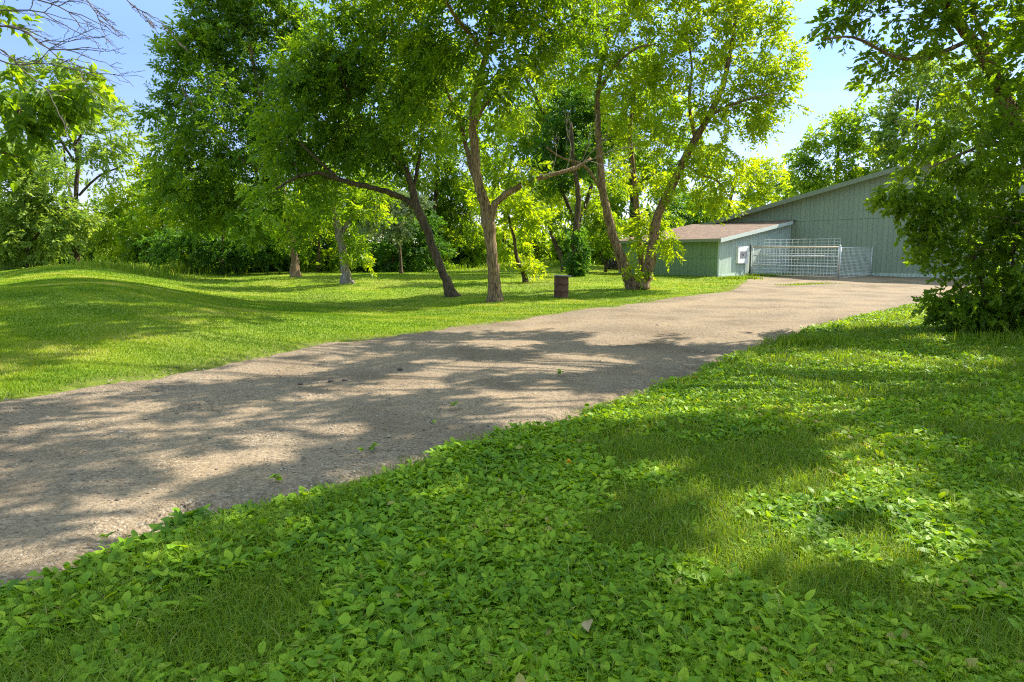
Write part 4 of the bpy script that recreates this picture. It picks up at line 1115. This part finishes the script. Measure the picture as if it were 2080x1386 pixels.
xs, ys = scatter_polar(200000, 1.5, 26, 1.0)
sd_ = sdf(xs, ys)
k = (inside(xs, ys, RIGHT) | (xs > -3) & (ys < 14) & (inside(xs, ys) & (sdf(xs, ys) > -.25)) & inside(xs + .35, ys - .45, RIGHT)) & (sd_ > -.02 + .45 * (fbm(xs * 2.2, ys * 2.2, 36) - .5) - .05 * rng.uniform(0, 1, len(xs)))
gp = grass_patch(xs, ys)
k &= rng.uniform(0, 1, len(xs)) < np.maximum(1 - 1.05 * gp, .9 * (sd_ < .5)) + .03
xs, ys, sd_ = xs[k], ys[k], sd_[k]
dd = np.hypot(xs, ys)
nl = rng.integers(3, 7, len(xs))
ri = np.repeat(np.arange(len(xs)), nl); n = len(ri)
big = fbm(xs * .7, ys * .7, 411, 3)
small = rng.uniform(0, 1, len(xs)) < .28
sz = np.exp(np.clip(rng.normal(-.03, .24, len(xs)), -1, .33)) * np.where(small, .5, 1.0) * (.75 + .6 * big)
Ln = .040 * sz[ri] * rng.uniform(.6, 1.25, n) * (1 + .3 * S((dd[ri] - 5) / 10)); W = Ln * (rng.uniform(.38, .78, len(xs))[ri]) * rng.uniform(.85, 1.1, n)
A = rng.uniform(0, 6.283, n)
rad = rng.uniform(.0, .035, n) * sz[ri]
bx, by = xs[ri] + rad * np.cos(A), ys[ri] + rad * np.sin(A)
P = np.stack([bx, by, H(bx, by) + .008 + .05 * rng.uniform(0, 1, n) ** 1.3 * sz[ri] * .6], 1)
tl = rng.normal(.34, .34, n)
patch = (fbm(xs * 1.1, ys * 1.1, 611, 3) - .5)[ri]
rv = np.clip(.0 + .42 * rng.uniform(0, 1, n) + .9 * patch + .52 * rng.uniform(0, 1, len(xs))[ri] + (rng.uniform(0, 1, n) > .985) * .5, 0, 1)
kn = dd[ri] < 5.5
V1, f1, p1 = broad(P[kn], A[kn], tl[kn], Ln[kn], W[kn])
kf = ~kn
Df = np.stack([np.cos(A[kf]) * np.cos(tl[kf]), np.sin(A[kf]) * np.cos(tl[kf]), np.sin(tl[kf])], 1)
Nf = np.array([0, 0, 1.]) + rng.normal(0, .3, (kf.sum(), 3))
V2, f2, p2 = leaf_quads(P[kf], Df, Nf, Ln[kf], W[kf] * 1.05, True)
V = np.concatenate([V1, V2]); fs = [*f1, *[f + len(V1) for f in f2]]
me = mesh_np('broad_leaf_weeds', V, fs, rnd=np.concatenate([np.repeat(rv[kn], p1), np.repeat(rv[kf], p2)]), smooth=True)
tagit(link('broad_leaf_weeds', me, M['broad']), 'low broad leaved weeds covering the verge in the foreground', 'ground cover', kind='stuff')
print('BROAD', n)

# tall rough grass along the far edge of the lawn and by the verge
def tuft_field(name, pts, label, hmin, hmax, mat):
    Xs = []; Ys = []; Hs = []; Ws = []
    for (px, py, rx, ry, cnt, h) in pts:
        c = hit(px, py)
        n = cnt
        Xs.append(c[0] + rng.normal(0, rx, n)); Ys.append(c[1] + rng.normal(0, ry, n)); Hs.append(h * rng.uniform(hmin, hmax, n)); Ws.append(np.full(n, max(.008, .0011 * c[1])))
    X_ = np.concatenate(Xs); Y_ = np.concatenate(Ys); Hh = np.concatenate(Hs); Ww = np.concatenate(Ws)
    V, fs, pv = blades(X_, Y_, Hh, Ww, rng.uniform(.1, .6, len(X_)), -.01, 2)
    me = mesh_np(name, V, fs, rnd=np.repeat(rng.uniform(0, .92, len(X_)), pv))
    return tagit(link(name, me, M[mat]), label, 'grass', kind='stuff')
pts = []
for px in range(215, 460, 14):
    pts.append((px, 546 + 5 * math.sin(px * .05) + (3 if px > 230 else 0), 1.6, 1.2, int(420 + 380 * math.sin(px * .17)), .62 + .25 * math.sin(px * .11)))
for px in range(470, 900, 22):
    pts.append((px, 549, 1.4, .8, 380, .6))
for px in range(900, 1130, 16):
    pts.append((px, 541, 1.3, .8, 300, .5))
tuft_field('tall_grass', pts, 'rough tall grass along the far edge of the lawn', .35, 1.0, 'blade')
tuft_field('rough_grass', [(1630, 703, .3, .2, 900, .26), (1660, 695, .3, .2, 600, .2), (2050, 700, .4, .3, 400, .3), (710, 1000, .03, .03, 30, .12), (1570, 562, .8, .3, 900, .25), (1640, 578, .7, .2, 700, .09), (1500, 566, .6, .3, 900, .2)],
           'longer grass clumps beside the driveway edge and bush', .35, 1.0, 'blade')

# pebbles on the drive
xs, ys = scatter_polar(60000, 2.2, 22, 1.0)
e = sdf(xs, ys); k = (e < .15) & (rng.uniform(0, 1, len(xs)) < .25 + .75 * S((fbm(xs * .8, ys * .8, 55) - .42) / .15))
xs, ys = xs[k], ys[k]; n = len(xs)
r = np.exp(rng.normal(-5.35, .45, n)) * (1 + .04 * ys)
base = np.array([[1, 0, 0], [0, 1, 0], [-1, 0, 0], [0, -1, 0], [0, 0, 1], [.6, .6, .55], [-.6, -.6, .5]])[:5]
a = rng.uniform(0, 6.28, n); ca, sa = np.cos(a), np.sin(a)
pts = np.repeat(base[None], n, 0) * (1 + rng.normal(0, .22, (n, 5, 3)))
rot = np.stack([pts[..., 0] * ca[:, None] - pts[..., 1] * sa[:, None], pts[..., 0] * sa[:, None] + pts[..., 1] * ca[:, None], pts[..., 2] * .7], -1) * r[:, None, None]
V = rot + np.stack([xs, ys, H(xs, ys) + .006], 1)[:, None]
b = (np.arange(n) * 5)[:, None]
me = mesh_np('loose_gravel', V.reshape(-1, 3), [np.concatenate([b + np.array([q]) for q in ([0, 1, 4], [1, 2, 4], [2, 3, 4], [3, 0, 4])])], rnd=np.repeat(rng.uniform(0, 1, n), 5), smooth=True)
tagit(link('loose_gravel', me, M['pebble']), 'loose small gravel scattered over the driveway', 'gravel', kind='stuff')

# single stones, leaves and weeds on the drive
def stone(px, py, r, label):
    c = hit(px, py)
    import bmesh
    bm = bmesh.new(); bmesh.ops.create_icosphere(bm, subdivisions=3, radius=r)
    ph = rng.uniform(0, 9, 3)
    for v_ in bm.verts:
        d = v_.co.normalized()
        f = 1 + .16 * math.sin(d.x * 3.1 + ph[0]) + .14 * math.sin(d.y * 3.7 + ph[1]) + .1 * math.sin(d.z * 5 + ph[2])
        v_.co = Vector((v_.co.x * f * 1.25, v_.co.y * f, v_.co.z * f * .65))
    me = bpy.data.meshes.new('stone'); bm.to_mesh(me); bm.free()
    for p in me.polygons: p.use_smooth = True
    o = link('stone', me, M['stone']); o.location = (c[0], c[1], float(H(c[0], c[1])) + .012 + r * .25); o.rotation_euler = (0, 0, rng.uniform(0, 6))
    tagit(o, label, 'stone')
stone(701, 776, .03, 'rounded brown stone on the gravel, right one of the pair in mid driveway')
stone(672, 778, .032, 'flat brown stone on the gravel, left one of the pair in mid driveway')
stone(610, 783, .026, 'small brown stone left of the pair of stones in mid driveway')
stone(812, 753, .03, 'brown stone alone towards the far side of the driveway')
stone(185, 1133, .018, 'dark stone at the near driveway edge by the weeds, lower left')

def weed(px, py, r, n, label, mat='broad'):
    c = hit(px, py)
    A = rng.uniform(0, 6.28, n); Ln = r * rng.uniform(.6, 1.2, n)
    P = np.stack([rng.normal(0, r * .1, n), rng.normal(0, r * .1, n), .02 + .03 * rng.uniform(0, 1, n)], 1)
    V, fs, pv = broad(P, A, rng.normal(.4, .3, n), Ln, Ln * .5)
    me = mesh_np('weed', V, fs, rnd=np.repeat(rng.uniform(0, .8, n), pv), smooth=True)
    o = link('weed', me, M[mat]); o.location = (c[0], c[1], float(H(c[0], c[1])) + .01); tagit(o, label, 'weed')
weed(560, 985, .05, 14, 'small leafy weed on the gravel above the near driveway edge')
weed(757, 918, .05, 9, 'small weed with upright leaf in the gravel, mid driveway')
weed(735, 925, .04, 7, 'low weed left beside the upright leaf weed')
weed(925, 833, .06, 8, 'scrap of green leaves lying in the shaded gravel')
weed(880, 870, .035, 7, 'tiny weed in the gravel between leaf scrap and verge')
weed(220, 1110, .04, 7, 'small weed at the driveway edge in the lower left')
weed(1140, 765, .07, 9, 'flat weed in the gravel under the tree shade')

def fallen(px, py, ln, w, mat, name, label, cat, up=.06):
    c = hit(px, py)
    V, fs, pv = broad(np.array([[0, 0, up]]), np.array([rng.uniform(0, 6)]), np.array([.35]), np.array([ln]), np.array([w]))
    me = mesh_np(name, V, fs, rnd=np.full(len(V), .5), smooth=True)
    o = link(name, me, M[mat]); o.location = (c[0], c[1], float(H(c[0], c[1]))); tagit(o, label, cat)
fallen(1196, 1300, .075, .045, 'dryleaf', 'fallen_leaf', 'dry brown leaf lying on the weeds in the foreground', 'leaf', .07)
# dandelion
c = hit(1155, 962)
n = 46; A = rng.uniform(0, 6.28, n)
V, fs, pv = broad(np.zeros((n, 3)), A, rng.uniform(.1, 1.4, n), np.full(n, .026), np.full(n, .007))
dn = link('dandelion', mesh_np('dandelion', V + np.array([0, 0, .075]), fs, rnd=np.repeat(rng.uniform(0, 1, n), pv)), M['yellowleaf'])
dn.location = (c[0], c[1], float(H(c[0], c[1]))); tagit(dn, 'single yellow dandelion flower among the green weeds', 'flower')

# ------------------------------------------------------------------ light
AZ, EL = R(61), R(44)
sv = Vector((math.sin(AZ) * math.cos(EL), math.cos(AZ) * math.cos(EL), math.sin(EL)))
sd_l = bpy.data.lights.new('sun', 'SUN'); so = bpy.data.objects.new('sun', sd_l); COL.objects.link(so)
so.rotation_euler = (-sv).to_track_quat('-Z', 'Y').to_euler()
sd_l.energy = 4.05; sd_l.angle = R(.53); sd_l.color = (1, .93, .82)
W_ = bpy.data.worlds.new('World'); scene.world = W_; W_.use_nodes = True
nt = W_.node_tree
bg = nt.nodes['Background']
sky = nt.nodes.new('ShaderNodeTexSky'); sky.sky_type = 'NISHITA'; sky.sun_disc = False
sky.sun_elevation = EL; sky.sun_rotation = AZ; sky.air_density = 1.0; sky.dust_density = .15; sky.ozone_density = 1.6
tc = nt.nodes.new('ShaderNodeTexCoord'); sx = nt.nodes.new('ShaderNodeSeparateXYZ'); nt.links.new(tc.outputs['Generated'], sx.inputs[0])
sky_fill = ramp(nt, sx.outputs[2], [(0, (.46, .405, .44)), (.10, (.40, .365, .47)), (.26, (.42, .445, .58)), (.38, (.68, .66, .72)), (.62, (1.95, 1.6, 1.15)), (1, (3.0, 2.4, 1.5))])  # added gain by height: low sky dimmed, unseen zenith boosted to fill the shade
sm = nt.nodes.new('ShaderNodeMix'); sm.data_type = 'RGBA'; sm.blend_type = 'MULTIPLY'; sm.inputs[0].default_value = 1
nt.links.new(sky.outputs[0], sm.inputs[6]); nt.links.new(sky_fill, sm.inputs[7])
# thin wisps of cloud
mp = nt.nodes.new('ShaderNodeMapping'); mp.inputs['Scale'].default_value = (1.6, 1.6, 9); nt.links.new(tc.outputs['Generated'], mp.inputs[0])
cn = nt.nodes.new('ShaderNodeTexNoise'); cn.inputs['Scale'].default_value = 1.7; cn.inputs['Detail'].default_value = 5; cn.inputs['Distortion'].default_value = .5
nt.links.new(mp.outputs[0], cn.inputs['Vector'])
cl = ramp(nt, cn.outputs['Fac'], [(.5, 0), (.75, .35)])
cm = nt.nodes.new('ShaderNodeMix'); cm.data_type = 'RGBA'; cm.blend_type = 'MIX'
nt.links.new(cl, cm.inputs[0]); nt.links.new(sm.outputs[2], cm.inputs[6]); cm.inputs[7].default_value = (2.2, 2.35, 2.6, 1)
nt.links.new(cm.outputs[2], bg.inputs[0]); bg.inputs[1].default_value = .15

scene.view_settings.view_transform = 'Standard'
scene.view_settings.look = 'None'
scene.view_settings.gamma = 1
scene.view_settings.exposure = 1.68
c_ = scene.cycles
c_.max_bounces = 9; c_.diffuse_bounces = 6; c_.glossy_bounces = 2; c_.transmission_bounces = 5; c_.transparent_max_bounces = 4
c_.use_denoising = False
c_.filter_width = 1.15
c_.sample_clamp_indirect = 6
